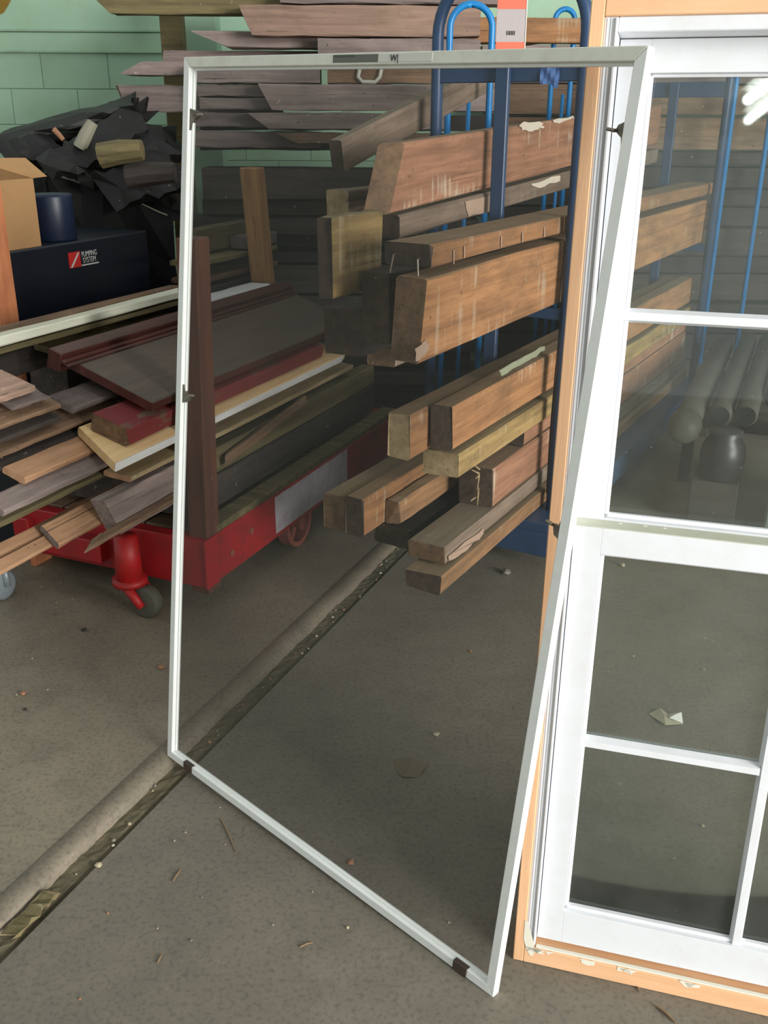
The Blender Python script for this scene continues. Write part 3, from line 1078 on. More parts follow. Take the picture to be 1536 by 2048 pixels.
while xx < sw * 0.66:
    wv = rnd.uniform(0.0012, 0.0035)
    box_obj('print_bar', xx, xx + wv, -0.0014, -0.0002, zc - 0.006, zc + 0.006, 'ink', sign, 0)
    xx += wv + rnd.uniform(0.0012, 0.003)

# ================================================================ RED CART
CR = -1.633            # right side plane
CL = -2.42
KM = frame_mat(Vector(K.S), Vector(K.D), Vector((0, 0, 1)), K.g(2.35, CR, STEP))
cart = empty('platform_cart', KM)
tag(cart, 'red wooden platform cart with iron wheels carrying salvaged boards', 'cart')


def kbox(name, d0, d1, s0, s1, z0, z1, mat, bev=0.004, parent=cart):
    return box_obj(name, s0 - CR, s1 - CR, d0 - 2.35, d1 - 2.35, z0 - STEP, z1 - STEP, mat, parent, bev)


CE = 3.95
kbox('side_beam', 2.40, CE, CR - 0.05, CR, 0.131, 0.300, 'cart_red')
kbox('side_beam', 2.40, CE, CL, CL + 0.05, 0.131, 0.300, 'cart_red')
kbox('end_beam', 2.35, 2.40, CL, CR, 0.131, 0.300, 'cart_red')
kbox('end_beam', CE, CE + 0.05, CL, CR, 0.131, 0.300, 'cart_red')
for k in range(6):
    s0 = CL + 0.05 + k * (CR - CL - 0.10) / 6
    kbox('deck_board', 2.41, CE, s0 + 0.003, s0 + (CR - CL - 0.1) / 6 - 0.003, 0.262, 0.300, 'salvage_brown')
kbox('edge_cap', 2.43, CE, CR - 0.075, CR - 0.002, 0.300, 0.325, 'salvage_olive')
p0, p1 = K.at_s(549, 990, CR), K.at_s(694, 930, CR)
kbox('white_patch', p0[0], p1[0], CR, CR + 0.0015, 0.150, 0.292, 'patch_white', 0)
kbox('corner_iron', 2.345, 2.42, CR - 0.004, CR + 0.003, 0.131, 0.302, 'cart_red', 0.001)
for (d, z) in ((2.50, 0.20), (2.63, 0.23)):
    bm = bmesh.new()
    add_tube(bm, [(0, d - 2.35, z - STEP), (0.006, d - 2.35, z - STEP)], 0.012, 10)
    mesh_obj('bolt', bm, 'wheel_rust', cart)
# stakes
a = K.at_s(384, 1076, CR - 0.03)


def stake(label, d, s, w, z0, z1, mat, lean=(0, 0)):
    bm = bmesh.new()
    vs = add_box(bm, -w / 2, w / 2, -w / 2, w / 2, 0, z1 - z0, 0.004)
    for v in bm.verts:
        f = v.co.z / (z1 - z0)
        v.co.x += lean[0] * f
        v.co.y += lean[1] * f
    o = mesh_obj('stake', bm, mat, cart)
    o.matrix_parent_inverse = Matrix.Identity(4)
    o.matrix_basis = Matrix.Translation((s - CR, d - 2.35, z0 - STEP))
    return o


stake('', 2.405, CR - 0.045, 0.072, 0.10, 1.235, 'stake_red', (0.02, 0.03))
stake('', 3.76, -2.165, 0.078, 0.31, 1.37, 'stake_tan', (-0.035, -0.06))


def spoked_wheel(name, d, s, r, width, parent):
    c = Vector((s - CR, d - 2.35, r))
    bm = bmesh.new()
    rings = []
    n = 28
    for k in range(n):
        a = 2 * math.pi * k / n
        rr = [(r, -width / 2), (r, width / 2), (r - 0.02, width / 2), (r - 0.02, -width / 2)]
        rings.append([bm.verts.new(c + Vector((x, math.cos(a) * q, math.sin(a) * q))) for q, x in rr])
    for k in range(n):
        a, b_ = rings[k], rings[(k + 1) % n]
        for j in range(4):
            bm.faces.new((a[j], a[(j + 1) % 4], b_[(j + 1) % 4], b_[j]))
    bmesh.ops.recalc_face_normals(bm, faces=bm.faces[:])
    w = mesh_obj(name, bm, 'wheel_rust', parent)
    bm = bmesh.new()
    add_tube(bm, [c + Vector((-width * 0.7, 0, 0)), c + Vector((width * 0.7, 0, 0))], 0.024, 14)
    mesh_obj('hub', bm, 'wheel_rust', w)
    for k in range(5):
        a = 2 * math.pi * k / 5 + 0.5
        bm = bmesh.new()
        add_tube(bm, [c + Vector((0, math.cos(a) * 0.02, math.sin(a) * 0.02)), c + Vector((0, math.cos(a) * (r - 0.012), math.sin(a) * (r - 0.012)))], [0.013, 0.009], 8)
        mesh_obj('spoke', bm, 'wheel_rust', w)
    return w


wd = K.at_z(612, 1092, STEP)
spoked_wheel('spoked_wheel', wd[0], CR - 0.03, 0.098, 0.045, cart)
spoked_wheel('spoked_wheel', wd[0], CL + 0.03, 0.098, 0.045, cart)
bm = bmesh.new()
add_tube(bm, [(0.03 * -1, wd[0] - 2.35, 0.098), (CL - CR + 0.03, wd[0] - 2.35, 0.098)], 0.014, 10)
mesh_obj('axle', bm, 'wheel_rust', cart)
# swivel caster under the near end
cs = K.at_z(268, 1210, STEP)
for (d, s) in ((2.285, cs[1] + 0.03),):
    c = Vector((s - CR, d - 2.35, 0))
    bm = bmesh.new()
    add_tube(bm, [c + Vector((0, 0, 0.125)), c + Vector((0, 0, 0.28))], [0.045, 0.038], 14)
    ca = mesh_obj('caster_post', bm, 'caster_red', cart, True)
    bm = bmesh.new()
    add_tube(bm, [c + Vector((0, 0, 0.110)), c + Vector((0, 0, 0.130))], 0.058, 16)
    mesh_obj('swivel_plate', bm, 'caster_red', ca, True)
    for sx in (-0.036, 0.036):
        bm = bmesh.new()
        add_tube(bm, [c + Vector((0.01, sx, 0.115)), c + Vector((0.045, sx, 0.075)), c + Vector((0.066, sx, 0.048))], [0.017, 0.015, 0.013], 8)
        mesh_obj('fork', bm, 'caster_red', ca, True)
    bm = bmesh.new()
    wc = c + Vector((0.058, 0, 0.055))
    add_tube(bm, [wc + Vector((0, -0.022, 0)), wc + Vector((0, -0.018, 0)), wc + Vector((0, 0.018, 0)), wc + Vector((0, 0.022, 0))], [0.047, 0.054, 0.054, 0.047], 22)
    mesh_obj('caster_wheel', bm, 'tyre_grey', ca, True)
# red drawbar pieces under the near end
kbox('draw_plate', 2.30, 2.38, -2.27, -2.02, 0.17, 0.25, 'cart_red')
kbox('draw_plate', 2.32, 2.38, -2.41, -2.34, 0.18, 0.27, 'cart_red')

# grey caster of another dolly at the picture's left edge
dolly = empty('dolly', frame_mat(Vector(K.S), Vector(K.D), Vector((0, 0, 1)), K.g(2.19, -2.365, STEP)))
tag(dolly, 'zinc swivel caster of a low dolly beside the red cart', 'dolly')
bm = bmesh.new()
add_tube(bm, [(-0.02, 0, 0.052), (-0.015, 0, 0.052), (0.015, 0, 0.052), (0.02, 0, 0.052)], [0.042, 0.052, 0.052, 0.042], 22)
w = mesh_obj('wheel', bm, 'caster_zinc', dolly, True)
bm = bmesh.new()
add_tube(bm, [(-0.026, 0, 0.052), (-0.026, 0.0, 0.11), (0.026, 0.0, 0.11), (0.026, 0, 0.052)], 0.012, 8)
mesh_obj('fork', bm, 'caster_zinc', dolly, True)
box_obj('mount_plate', -0.05, 0.05, -0.05, 0.05, 0.12, 0.135, 'caster_zinc', dolly)
box_obj('deck', -0.40, 0.06, -0.05, 0.07, 0.135, 0.165, 'salvage_brown', dolly)

# ================================================================ BOARDS ON THE RED CART
def kb(label, d0, d1, s0, s1, z0, z1, mat, end=None, name='board', **kw):
    return plank(name, label, 'board', K, d0, d1, s0, s1, z0, z1, mat, end, **kw)


G1 = 'salvaged boards stacked on the red cart'
# right-hand (lit) side, placed from the photo by the top right corner of each near end


def kbp(label, s, tr, w, t, d1, mat, end=None, roll=0.0, name='board', pitch=0.0, group=G1, cat='board', **kw):
    q = K.at_s(tr[0], tr[1], s)
    o = plank(name, label, cat, K, q[0], d1, s - w, s, 0.0, t, mat, end, roll=roll, pitch=pitch, group=group, **kw)
    M = o.matrix_world.copy()
    corner = M.to_3x3() @ Vector((0, -w / 2, t))
    M.translation = K.g(q[0], q[1], q[2]) - corner
    o.matrix_world = M
    return o


kb('dark wide board on edge low on the red cart, behind the red stake', 2.46, 3.9, -1.785, -1.722, 0.327, 0.440, 'salvage_dark', group=G1)
kb('dark olive board on edge above the lowest one on the red cart', 2.42, 3.9, -1.79, -1.728, 0.442, 0.528, 'salvage_olive', 'end_dark', group=G1)
kbp('dull grey wide board end jutting out below the white-edged board', -1.735, (236, 990), 0.055, 0.125, 2.40, 'mauve_grey', 'mauve_grey', cut_z=-0.06)
kbp('tan grooved board jutting out lowest from the red cart pile', -1.80, (118, 1090), 0.085, 0.018, 2.3, 'tan_board', 'salvage_grey', roll=0.50, cut_s=0.02)
kbp('splintered thin brown lath sagging below the tan grooved board', -1.697, (168, 1102), 0.034, 0.012, 2.34, 'salvage_brown', 'end_pale', cut_s=0.12, roll=0.1)
kbp('pale tan board just under the white-edged pine board', -1.735, (262, 955), 0.10, 0.018, 3.7, 'end_pale', 'tan_board', roll=0.1)
o = kbp('fresh pine board with a white painted edge under the red timber', -1.725, (231, 927), 0.215, 0.027, 3.6, 'pine_fresh', 'pine_fresh', roll=0.26, cut_s=0.10)
bm = bmesh.new()
add_box(bm, 0.0, 1.5, -0.1112, -0.1072, 0.001, 0.027, 0.0005)
mesh_obj('painted_edge', bm, 'white_edge', o)
pine = o
o = kbp('thick timber with peeling dark red paint and frayed end', -1.745, (257, 850), 0.135, 0.056, 3.45, 'red_painted', 'end_brown', name='timber', roll=0.26, jag=0.012, rough=0.002)
pz_ = pine.matrix_world.to_3x3() @ Vector((0, 0, 1))
pc_ = pine.matrix_world @ Vector((0, 0, 0.0305))
rc_ = Vector(hit(254, 893, tuple(pz_), pz_.dot(pc_)))     # its lower right corner rests on the pine board
M = o.matrix_world.copy()
M.translation = rc_ - M.to_3x3() @ Vector((0, -0.0675, 0))
o.matrix_world = M
# panel with raised moulding
o = kbp('flat brown panel with maroon edge and raised moulding, topmost on the cart', -1.75, (305, 806), 0.31, 0.028, 3.72, 'panel_brown', 'maroon_varnish', name='door_panel', roll=0.34, group=None, rough=0.0008, cat='panel')
bm = bmesh.new()
Lp = 1.42
for (y0, y1, z0, z1) in ((0.155, 0.205, -0.004, 0.058), (0.138, 0.155, 0.028, 0.042), (0.122, 0.138, 0.028, 0.034)):
    add_box(bm, -0.05, Lp, y0, y1, z0, z1, 0.003)
mesh_obj('moulding', bm, 'maroon_varnish', o)
bm = bmesh.new()
add_box(bm, 0.0, Lp, -0.1565, -0.1545, 0.001, 0.027)
mesh_obj('edge_strip', bm, 'maroon_varnish', o)
bm = bmesh.new()
add_box(bm, -0.003, 0.0, -0.155, 0.155, 0.0, 0.0275)
mesh_obj('end_strip', bm, 'maroon_varnish', o)
# support blocks between timber and panel are further boards
kbp('grey weathered board with square end, under the brown panel', -1.95, (148, 816), 0.10, 0.022, 2.40, 'salvage_grey', 'mauve_grey', roll=0.30)
kb('brown board hidden under the grey weathered board', 2.45, 3.7, -2.10, -1.99, 0.64, 0.70, 'salvage_brown', group=G1)
kbp('olive board below the cream trim, beside the maroon moulding', -2.125, (118, 702), 0.10, 0.018, 3.0, 'salvage_olive', roll=0.15)
kbp('wide pinkish grey board reaching out past the cart under the maroon moulding', -1.97, (-30, 806), 0.13, 0.018, 2.06, 'pink_grey', roll=0.30)
kbp('cream painted trim strip lying on the cart boards in front of the navy cabinet', -2.13, (-30, 682), 0.05, 0.028, 3.10, 'cream_trim', 'cream_trim', group=None, name='trim_strip')
kbp('brown strip lying tight behind the cream trim strip', -2.182, (-30, 668), 0.05, 0.03, 3.1, 'salvage_brown')
kbp('olive brown board carrying the cream trim strip', -2.135, (-30, 706), 0.15, 0.018, 3.2, 'salvage_olive')
kb('dark board on edge below the olive brown board', 1.75, 3.5, -2.30, -2.235, 0.80, 0.875, 'salvage_dark', group=G1)
kbp('tan board jutting out between the dark thin boards and the mauve board', -1.87, (51, 957), 0.08, 0.02, 2.35, 'tan_board', 'tan_board', roll=0.30)
kbp('long mauve grey board jutting far out past the red cart end', -1.83, (8, 1022), 0.075, 0.02, 2.30, 'mauve_grey', 'salvage_grey', roll=0.30)
kbp('olive brown board under the long mauve grey board', -1.845, (-20, 1056), 0.10, 0.018, 2.30, 'salvage_olive', roll=0.3)
kbp('narrow orange tan lath, outermost of two above the zinc caster', -1.835, (-10, 1152), 0.042, 0.012, 2.33, 'tan_board', 'tan_board', roll=0.5)
kbp('tan lath behind the narrow outermost lath above the zinc caster', -1.885, (-20, 1126), 0.045, 0.012, 2.33, 'tan_board', 'end_brown', roll=0.5)
for (ty, d1_, w, mt, lb) in ((856, 2.13, .13, 'salvage_brown', 'brown thin board second under the pinkish grey board'), (884, 2.13, .13, 'salvage_dark', 'blackish thin board in the gap under the brown thin board'),
                            (912, 2.42, .13, 'salvage_brown', 'reddish brown thin board above the double-grooved board'), (940, 2.42, .13, 'salvage_dark', 'dark thin board just above the double-grooved board')):
    kbp(lb, -1.95 if ty < 950 else -1.90, (-10, ty), w, 0.015, d1_, mt, roll=0.30, group='thin boards sandwiched in the cart pile')
for k, (d0, s0, s1, z0, z1, mt, lb) in enumerate(((2.45, -2.36, -2.12, 0.545, 0.635, 'salvage_dark', 'thick dark board deep inside the cart pile'), (2.45, -2.36, -1.9, 0.44, 0.54, 'salvage_dark', 'wide dark board deep inside the cart pile'),
                                                  (2.45, -2.3, -1.82, 0.33, 0.435, 'salvage_dark', 'widest dark board lying on the cart deck'), (2.45, -1.89, -1.81, 0.45, 0.54, 'salvage_dark', 'dark board under the pine board inside the pile'), (2.45, -2.36, -2.20, 0.64, 0.79, 'salvage_dark', 'dark board under the cream trim inside the pile'))):
    kb(lb, d0, 3.66, s0, s1, z0, z1, mt, group=G1)
kbp('short broken grey plank poking out above the dark boards', -1.955, (40, 812), 0.06, 0.010, 2.10, 'mauve_grey', roll=0.3, jag=0.03)
kb('brown wedge lath lying against the dark board on edge', 2.60, 3.2, -1.719, -1.70, 0.465, 0.50, 'salvage_brown', 'end_pale', group=G1, pitch=0.11, cut_s=0.05)
# boards at the far left of the cart, seen through the mesh between the two stakes
for k, (d0, d1, s0, s1, z0, z1, mt, lb) in enumerate((
        (3.35, 4.0, -2.40, -2.26, 1.00, 1.02, 'salvage_olive', 'olive board between the two stakes, near the tan stake'),
        (3.75, 4.0, -2.355, -2.26, 1.03, 1.08, 'salvage_grey', 'thick grey board beyond the tan stake'),
        (3.3, 4.0, -2.40, -2.26, 0.88, 0.91, 'salvage_dark', 'dark board lying low beyond the brown panel'),
        (3.12, 3.66, -2.21, -2.11, 0.885, 0.90, 'white_edge', 'white edged strip just beyond the maroon moulding'),
        (3.35, 4.0, -2.40, -2.26, 0.93, 0.95, 'salvage_brown', 'flat brown board below the olive one at the tan stake'),
        (3.5, 4.0, -2.42, -2.36, 1.03, 1.13, 'salvage_olive', 'deep olive board on edge behind the thick grey board'))):
    kb(lb, d0, d1, s0, s1, z0, z1, mt, group=None, dyaw=random.uniform(-.004, .004))

# ================================================================ LEFT BACKGROUND
# navy cabinet
cab = empty('equipment_cabinet', frame_mat(Vector(K.D), Vector(-K.S), Vector((0, 0, 1)), K.g(2.50, -2.50, STEP)))
tag(cab, 'dark navy equipment cabinet with red and white decal beside the cart', 'cabinet')
CHT = K.at_s(22, 503, -2.5)[2] - STEP
box_obj('body', 0, 0.85, 0, 0.34, 0.0, CHT, 'cabinet_navy', cab, 0.006)
lp = [K.at_s(x, y, -2.498) for x, y in ((136, 504), (163, 534), (199, 541), (197, 497))]
dx0, dx1, dx2 = lp[0][0] - 2.5, lp[1][0] - 2.5, lp[2][0] - 2.5 + 0.005
dz0 = K.at_s(141, 537, -2.498)[2] - STEP
dz1 = K.at_s(137, 506, -2.498)[2] - STEP
box_obj('decal_square', dx0, dx1, -0.002, 0, dz0, dz1, 'decal_red', cab, 0)
bm = bmesh.new()
bm.faces.new([bm.verts.new(v) for v in ((dx0 + 0.004, -0.003, dz0 + 0.002), (dx0 + 0.016, -0.003, dz0 + 0.002), (dx1 - 0.004, -0.003, dz1 - 0.004), (dx1 - 0.014, -0.003, dz1 - 0.004))])
mesh_obj('decal_slash', bm, 'decal_white', cab)
hh = (dz1 - dz0)
MT = Matrix.Rotation(math.pi / 2, 4, 'X')
text_obj('lettering', 'PUMPING', hh * 0.50, 'decal_white', cab, Matrix.Translation((dx1 + 0.006, -0.003, dz0 + hh * 0.60)) @ MT, xs=0.74)
text_obj('lettering', 'SYSTEM', hh * 0.50, 'decal_white', cab, Matrix.Translation((dx1 + 0.010, -0.003, dz0 + hh * 0.20)) @ MT, xs=0.80)
box_obj('decal_line', dx1 + 0.004, dx1 + 0.10, -0.003, 0, dz0 + 0.001, dz0 + hh * 0.10, 'decal_white', cab, 0)
CT = CHT + STEP
# cardboard box with open flap
cb = empty('cardboard_box', frame_mat(Vector(K.D), Vector(-K.S), Vector((0, 0, 1)), K.g(2.515, -2.52, CT)))
tag(cb, 'open brown cardboard box standing on the navy cabinet', 'box')
x1b = K.at_s(74, 420, -2.52)[0] - 2.515
hb = K.at_s(72, 356, -2.52)[2] - CT
bm = bmesh.new()
for a in ((0, x1b, 0, 0.004), (0, x1b, 0.296, 0.30), (0, 0.004, 0.004, 0.296), (x1b - 0.004, x1b, 0.004, 0.296)):
    add_box(bm, a[0], a[1], a[2], a[3], 0.003, hb)
add_box(bm, 0, x1b, 0, 0.30, 0, 0.003)
mesh_obj('body', bm, 'cardboard', cb)
for (pts) in ([(0, 0, hb), (x1b, 0, hb), (x1b + 0.055, -0.015, hb + 0.004), (x1b + 0.03, 0.05, hb + 0.065), (0, 0.05, hb + 0.072)], [(0, 0.3, hb), (0, 0.36, hb + 0.1), (x1b, 0.36, hb + 0.1), (x1b, 0.3, hb)]):
    bm = bmesh.new()
    bm.faces.new([bm.verts.new(v) for v in pts])
    bmesh.ops.solidify(bm, geom=bm.faces[:], thickness=0.004)
    mesh_obj('flap', bm, 'cardboard', cb)
# navy drum on the cabinet
a, c = K.at_s(76, 470, -2.60), K.at_s(137, 470, -2.60)
rd = (c[0] - a[0]) / 2
bm = bmesh.new()
ctr = K.g((a[0] + c[0]) / 2 + 0.005, -2.60, CT)
hd = 0.165
add_tube(bm, [(0, 0, 0), (0, 0, 0.006), (0, 0, hd - 0.01), (0, 0, hd)], [rd * .96, rd, rd * 0.97, rd * 0.93], 26)
o = mesh_obj('can', bm, 'drum_navy', None, True)
o.location = ctr
tag(o, 'small navy blue can standing beside the cardboard box on the cabinet', 'can')
# upright orange plank at the picture's left edge
bm = bmesh.new()
q0, q1 = K.at_s(3, 368, -2.44), K.at_s(36, 656, -2.44)
hgt = 1.36
add_box(bm, -0.09, 0.0, -0.024, 0.0, 0, hgt, 0.003)
o = mesh_obj('board', bm, ['plank_orange'])
o.matrix_world = frame_mat(Vector(K.D), Vector(-K.S), Vector((0, 0, 1)), K.g(q1[0] + 0.012, -2.463, STEP))
tag(o, 'upright raw orange board standing against the cabinet front', 'board')

# black scrap heap behind the cabinet: charred boards and tarred sheet
rnd = random.Random(21)
# black scrap body filling the heap down to the floor
bm = bmesh.new()
gx, gy = 26, 12
g = []
for i in range(gx + 1):
    row = []
    for j in range(gy + 1):
        x = -2.6 + 1.58 * i / gx
        y = 4.62 + 0.62 * j / gy
        edge = min(i, gx - i, j, gy - j) / 3.0
        hgt = (1.20 + 0.12 * math.sin(x * 3.1) + 0.10 * rnd.random()) * min(1, 0.25 + edge)
        row.append(bm.verts.new((x + rnd.uniform(-.03, .03), y + rnd.uniform(-.02, .02), STEP if edge == 0 else hgt)))
    g.append(row)
for i in range(gx):
    for j in range(gy):
        bm.faces.new((g[i][j], g[i + 1][j], g[i + 1][j + 1], g[i][j + 1]))
heap = mesh_obj('scrap_heap', bm, 'tar_sheet')
o = heap
o['kind'] = 'stuff'
o['label'] = 'heap of black tarred scrap piled behind the red cart'
o['category'] = 'scrap'

HB = [  # px of near end, px of far end, Y of each, width, thickness
    ((0, 290), (270, 215), 4.5, 4.7, .16, .03), ((20, 300), (300, 230), 4.6, 4.8, .12, .03), ((110, 300), (275, 205), 4.7, 4.8, .10, .03),
    ((150, 330), (275, 250), 4.3, 4.6, .14, .04), ((190, 320), (340, 290), 4.4, 4.6, .16, .04), ((100, 335), (250, 300), 4.2, 4.4, .12, .03),
    ((210, 390), (350, 350), 4.2, 4.5, .16, .04), ((160, 360), (330, 330), 4.3, 4.5, .14, .05), ((0, 320), (120, 300), 4.3, 4.5, .14, .04),
    ((230, 300), (350, 290), 4.8, 4.95, .14, .05), ((240, 340), (350, 330), 4.7, 4.85, .16, .05), ((250, 420), (350, 400), 4.55, 4.6, .2, .06)]
for k, (pa, pc, ya, yc, w, t) in enumerate(HB):
    A, C = Vector(hit(pa[0], pa[1], (0, 1, 0), ya)), Vector(hit(pc[0], pc[1], (0, 1, 0), yc))
    X = (C - A).normalized()
    Y = Vector((0, 0, 1)).cross(X).normalized()
    Z = X.cross(Y)
    Rr = Matrix.Rotation(rnd.uniform(0.2, 0.9), 4, X)
    bm = bmesh.new()
    L = (C - A).length
    n = 8
    rg = []
    for i in range(n + 1):
        wv = w * (0.5 + 0.15 * rnd.random())
        rg.append([bm.verts.new((L * i / n + rnd.uniform(-.04, .04) * (i in (0, n)), y * wv + rnd.uniform(-.012, .012), z + rnd.uniform(-.01, .01))) for y, z in ((-1, 0), (1, 0), (1, t), (-.2, t * 1.3), (-1, t))])
    for a, c in zip(rg, rg[1:]):
        for j in range(5):
            bm.faces.new((a[j], a[(j + 1) % 5], c[(j + 1) % 5], c[j]))
    bm.faces.new(list(reversed(rg[0])))
    bm.faces.new(rg[-1])
    bmesh.ops.recalc_face_normals(bm, faces=bm.faces[:])
    o = mesh_obj('charred_board', bm, 'charred', heap)
    o.matrix_world = frame_mat(X, Rr @ Y, Rr @ Z, A)
# splintered tips on top of the heap
for k in range(16):
    px, py = 180 + k * 6.5, 232 - 1.9 * k + rnd.uniform(-6, 6)
    A = Vector(hit(px, py + 30, (0, 1, 0), 4.75))
    C = Vector(hit(px + rnd.uniform(5, 30), py - 8, (0, 1, 0), 4.75))
    bm = bmesh.new()
    add_tube(bm, [A, (A + C) / 2 + Vector((0, 0.01, 0.01)), C], [0.03, 0.02, 0.006], 5)
    mesh_obj('splinter', bm, 'charred', heap)
# hanging tarred sheet in front of the heap with a frayed pale edge
sheet = [((90, 345), 4.30), ((150, 362), 4.31), ((200, 378), 4.32), ((270, 400), 4.33), ((352, 442), 4.34)]
bm = bmesh.new()
top = [Vector(hit(p[0], p[1], (0, 1, 0), Y)) for p, Y in sheet]
rows = []
for j in range(7):
    rows.append([bm.verts.new(t + Vector((0.0 + 0.02 * math.sin(j * 1.3 + i), 0.02 * math.sin(i * 2.1 + j), -0.19 * j))) for i, t in enumerate(top)])
back = [bm.verts.new(t + Vector((0.02, 0.05, 0.012))) for i, t in enumerate(top)]
rows.insert(0, back)
for a, c in zip(rows, rows[1:]):
    for i in range(len(top) - 1):
        bm.faces.new((a[i], a[i + 1], c[i + 1], c[i]))
bmesh.ops.solidify(bm, geom=bm.faces[:], thickness=0.006)
sh_o = mesh_obj('tarred_sheet', bm, 'tar_sheet')
tag(sh_o, 'stiff black tarred sheet with pale frayed top edge draped over the heap', 'sheet')
bm = bmesh.new()
rg = []
pts = []
for i in range(len(top) - 1):
    for q in range(5):
        f = q / 5
        pts.append(top[i].lerp(top[i + 1], f) + Vector((0, -0.006, 0.004 + rnd.uniform(-.005, .006))))
add_tube(bm, pts, [0.002 + 0.004 * rnd.random() for _ in pts], 5)
mesh_obj('frayed_edge', bm, 'pale_fray', sh_o)
# odd bits in the heap
for (pa, pc, Y, r, mt, lb, nm) in (((107, 258), (127, 280), 4.35, .012, 'chip_brick', 'short orange stick poking from the black heap', 'stick'),
                                   ((160, 295), (185, 245), 4.3, .03, 'pale_fray', 'pale torn scrap caught in the black heap', 'scrap'),
                                   ((200, 312), (285, 300), 4.15, .05, 'salvage_olive', 'stubby brown log in the black heap with pale bark flecks', 'log'),
                                   ((255, 355), (350, 345), 4.15, .05, 'salvage_dark', 'dark rounded log low in the black heap', 'log')):
    A, C = Vector(hit(pa[0], pa[1], (0, 1, 0), Y)), Vector(hit(pc[0], pc[1], (0, 1, 0), Y))
    bm = bmesh.new()
    add_tube(bm, [A, A.lerp(C, .5) + Vector((0, 0, r * .1)), C], [r, r * .95, r * .8], 9)
    o = mesh_obj(nm, bm, mt, heap)
    o['label'] = lb
# ================================================================ LUMBER PILE ALONG THE BACK WALL
X0 = Fr(90.0)      # boards run to the right


def pile(label, px, yt, yb, Y, xr, mat, end='end_dark', depth=0.2, slope=0.0, cut=0.0, group=None, rough=0.003, dyaw=0.0, name='board', **kw):
    A = hit(px, yb, (0, 1, 0), Y)
    B = hit(px, yt, (0, 1, 0), Y)
    xe = hit(xr, yb, (0, 1, 0), Y)[0]
    return plank(name, label, 'board', X0, A[0], xe, -Y - depth, -Y, A[2], B[2], mat, end, pitch=slope, cut_z=cut, group=group, rough=rough, dyaw=dyaw, segs=9, **kw)


SA, SB, SC, SD = 4.60, 4.735, 4.87, 5.005       # front to back, one board deep each
PD = 0.125
pile('olive beam end at the very top of the wall pile, over the olive post', 222, -28, 27, SC, 745, 'salvage_olive', 'end_brown', cut=-0.12, depth=PD)
pile('thick pinkish plank with dark slanted end, on top of the wall pile', 505, 9, 71, SB, 960, 'pink_grey', 'end_dark', cut=-0.06, depth=PD)
pile('thin grey board lying on the thick pinkish plank', 560, -14, 6, SB, 1000, 'mauve_grey', depth=PD)
pile('grey slanted-end board under the thick pinkish plank', 458, 62, 96, SC, 745, 'mauve_grey', 'end_dark', cut=-0.17, depth=PD)
pile('pale grey plank beside the slanted-end board, over the crate-like board', 636, 76, 118, SB, 960, 'mauve_grey', depth=PD)
pile('twisted mauve board with a pointed tip jutting out toward the green wall', 248, 124, 150, SC, 620, 'mauve_grey', cut=0.10, jag=0.03, depth=PD)
pile('broad mauve plank jutting out below the pointed tip', 262, 170, 224, SC, 560, 'mauve_grey', cut=-0.05, jag=0.02, depth=PD)
pile('mauve board behind the screen corner in the wall pile', 330, 100, 128, SD, 900, 'mauve_grey', jag=0.02, depth=PD)
pile('brown crate-like board with tan middle behind the top rail', 655, 126, 167, SB, 960, 'salvage_brown', 'end_dark', depth=PD)
pile('wide mauve board with dark end just under the tan-middled crate board', 545, 168, 221, SA, 1000, 'mauve_grey', 'end_dark', cut=-0.06, depth=PD)
pile('grey board with yellow lower edge and slanting end', 538, 225, 258, SA, 900, 'mauve_grey', 'end_brown', cut=-0.10, depth=PD)
pile('small lower board with pale nicked end', 600, 266, 288, SA, 860, 'salvage_brown', 'end_dark', cut=-0.12, depth=PD)
GP = 'grey boards in the middle of the wall pile'
for (px, yt, yb, Y, xr, lb) in ((382, 128, 165, SB, 640, 'broad grey board level with the screen clip, behind the mesh'), (395, 169, 192, SB, 600, 'grey board just above the screen clip line, behind the mesh'),
                            (400, 196, 219, SB, 640, 'pale grey lath behind the upper spring clip'), (385, 225, 254, SB, 620, 'grey lath second under the upper spring clip'),
                            (372, 262, 294, SB, 640, 'olive grey board lowest of the grey ones in the pile'), (430, 155, 168, SC, 640, 'grey lath tucked behind the broad grey board')):
    pile(lb, px, yt, yb, Y, xr, 'salvage_grey', group=GP, depth=PD)
for (ya, yb2, lb) in ((228, 260, 'dark board behind the slanting-ended grey board'), (265, 300, 'dark board behind the small nicked board')):
    pile(lb, 400, ya, yb2, SD, 1000, 'salvage_dark', depth=PD)
pile('orange-brown board through the truck hoop, behind the card tag', 765, 34, 84, SC, 1200, 'timber_orange', 'end_brown', depth=PD)
pile('broad brown board slanting up beyond the card tag', 1015, 50, 92, SD, 1250, 'timber_brown', 'end_brown', slope=0.10, depth=PD)
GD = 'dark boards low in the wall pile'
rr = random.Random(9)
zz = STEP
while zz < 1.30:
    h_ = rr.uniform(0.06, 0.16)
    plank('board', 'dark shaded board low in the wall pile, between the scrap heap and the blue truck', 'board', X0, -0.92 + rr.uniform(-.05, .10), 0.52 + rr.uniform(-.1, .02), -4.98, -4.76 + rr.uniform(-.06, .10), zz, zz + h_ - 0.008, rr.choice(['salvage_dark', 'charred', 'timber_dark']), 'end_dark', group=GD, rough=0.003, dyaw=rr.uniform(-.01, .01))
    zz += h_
zz = STEP
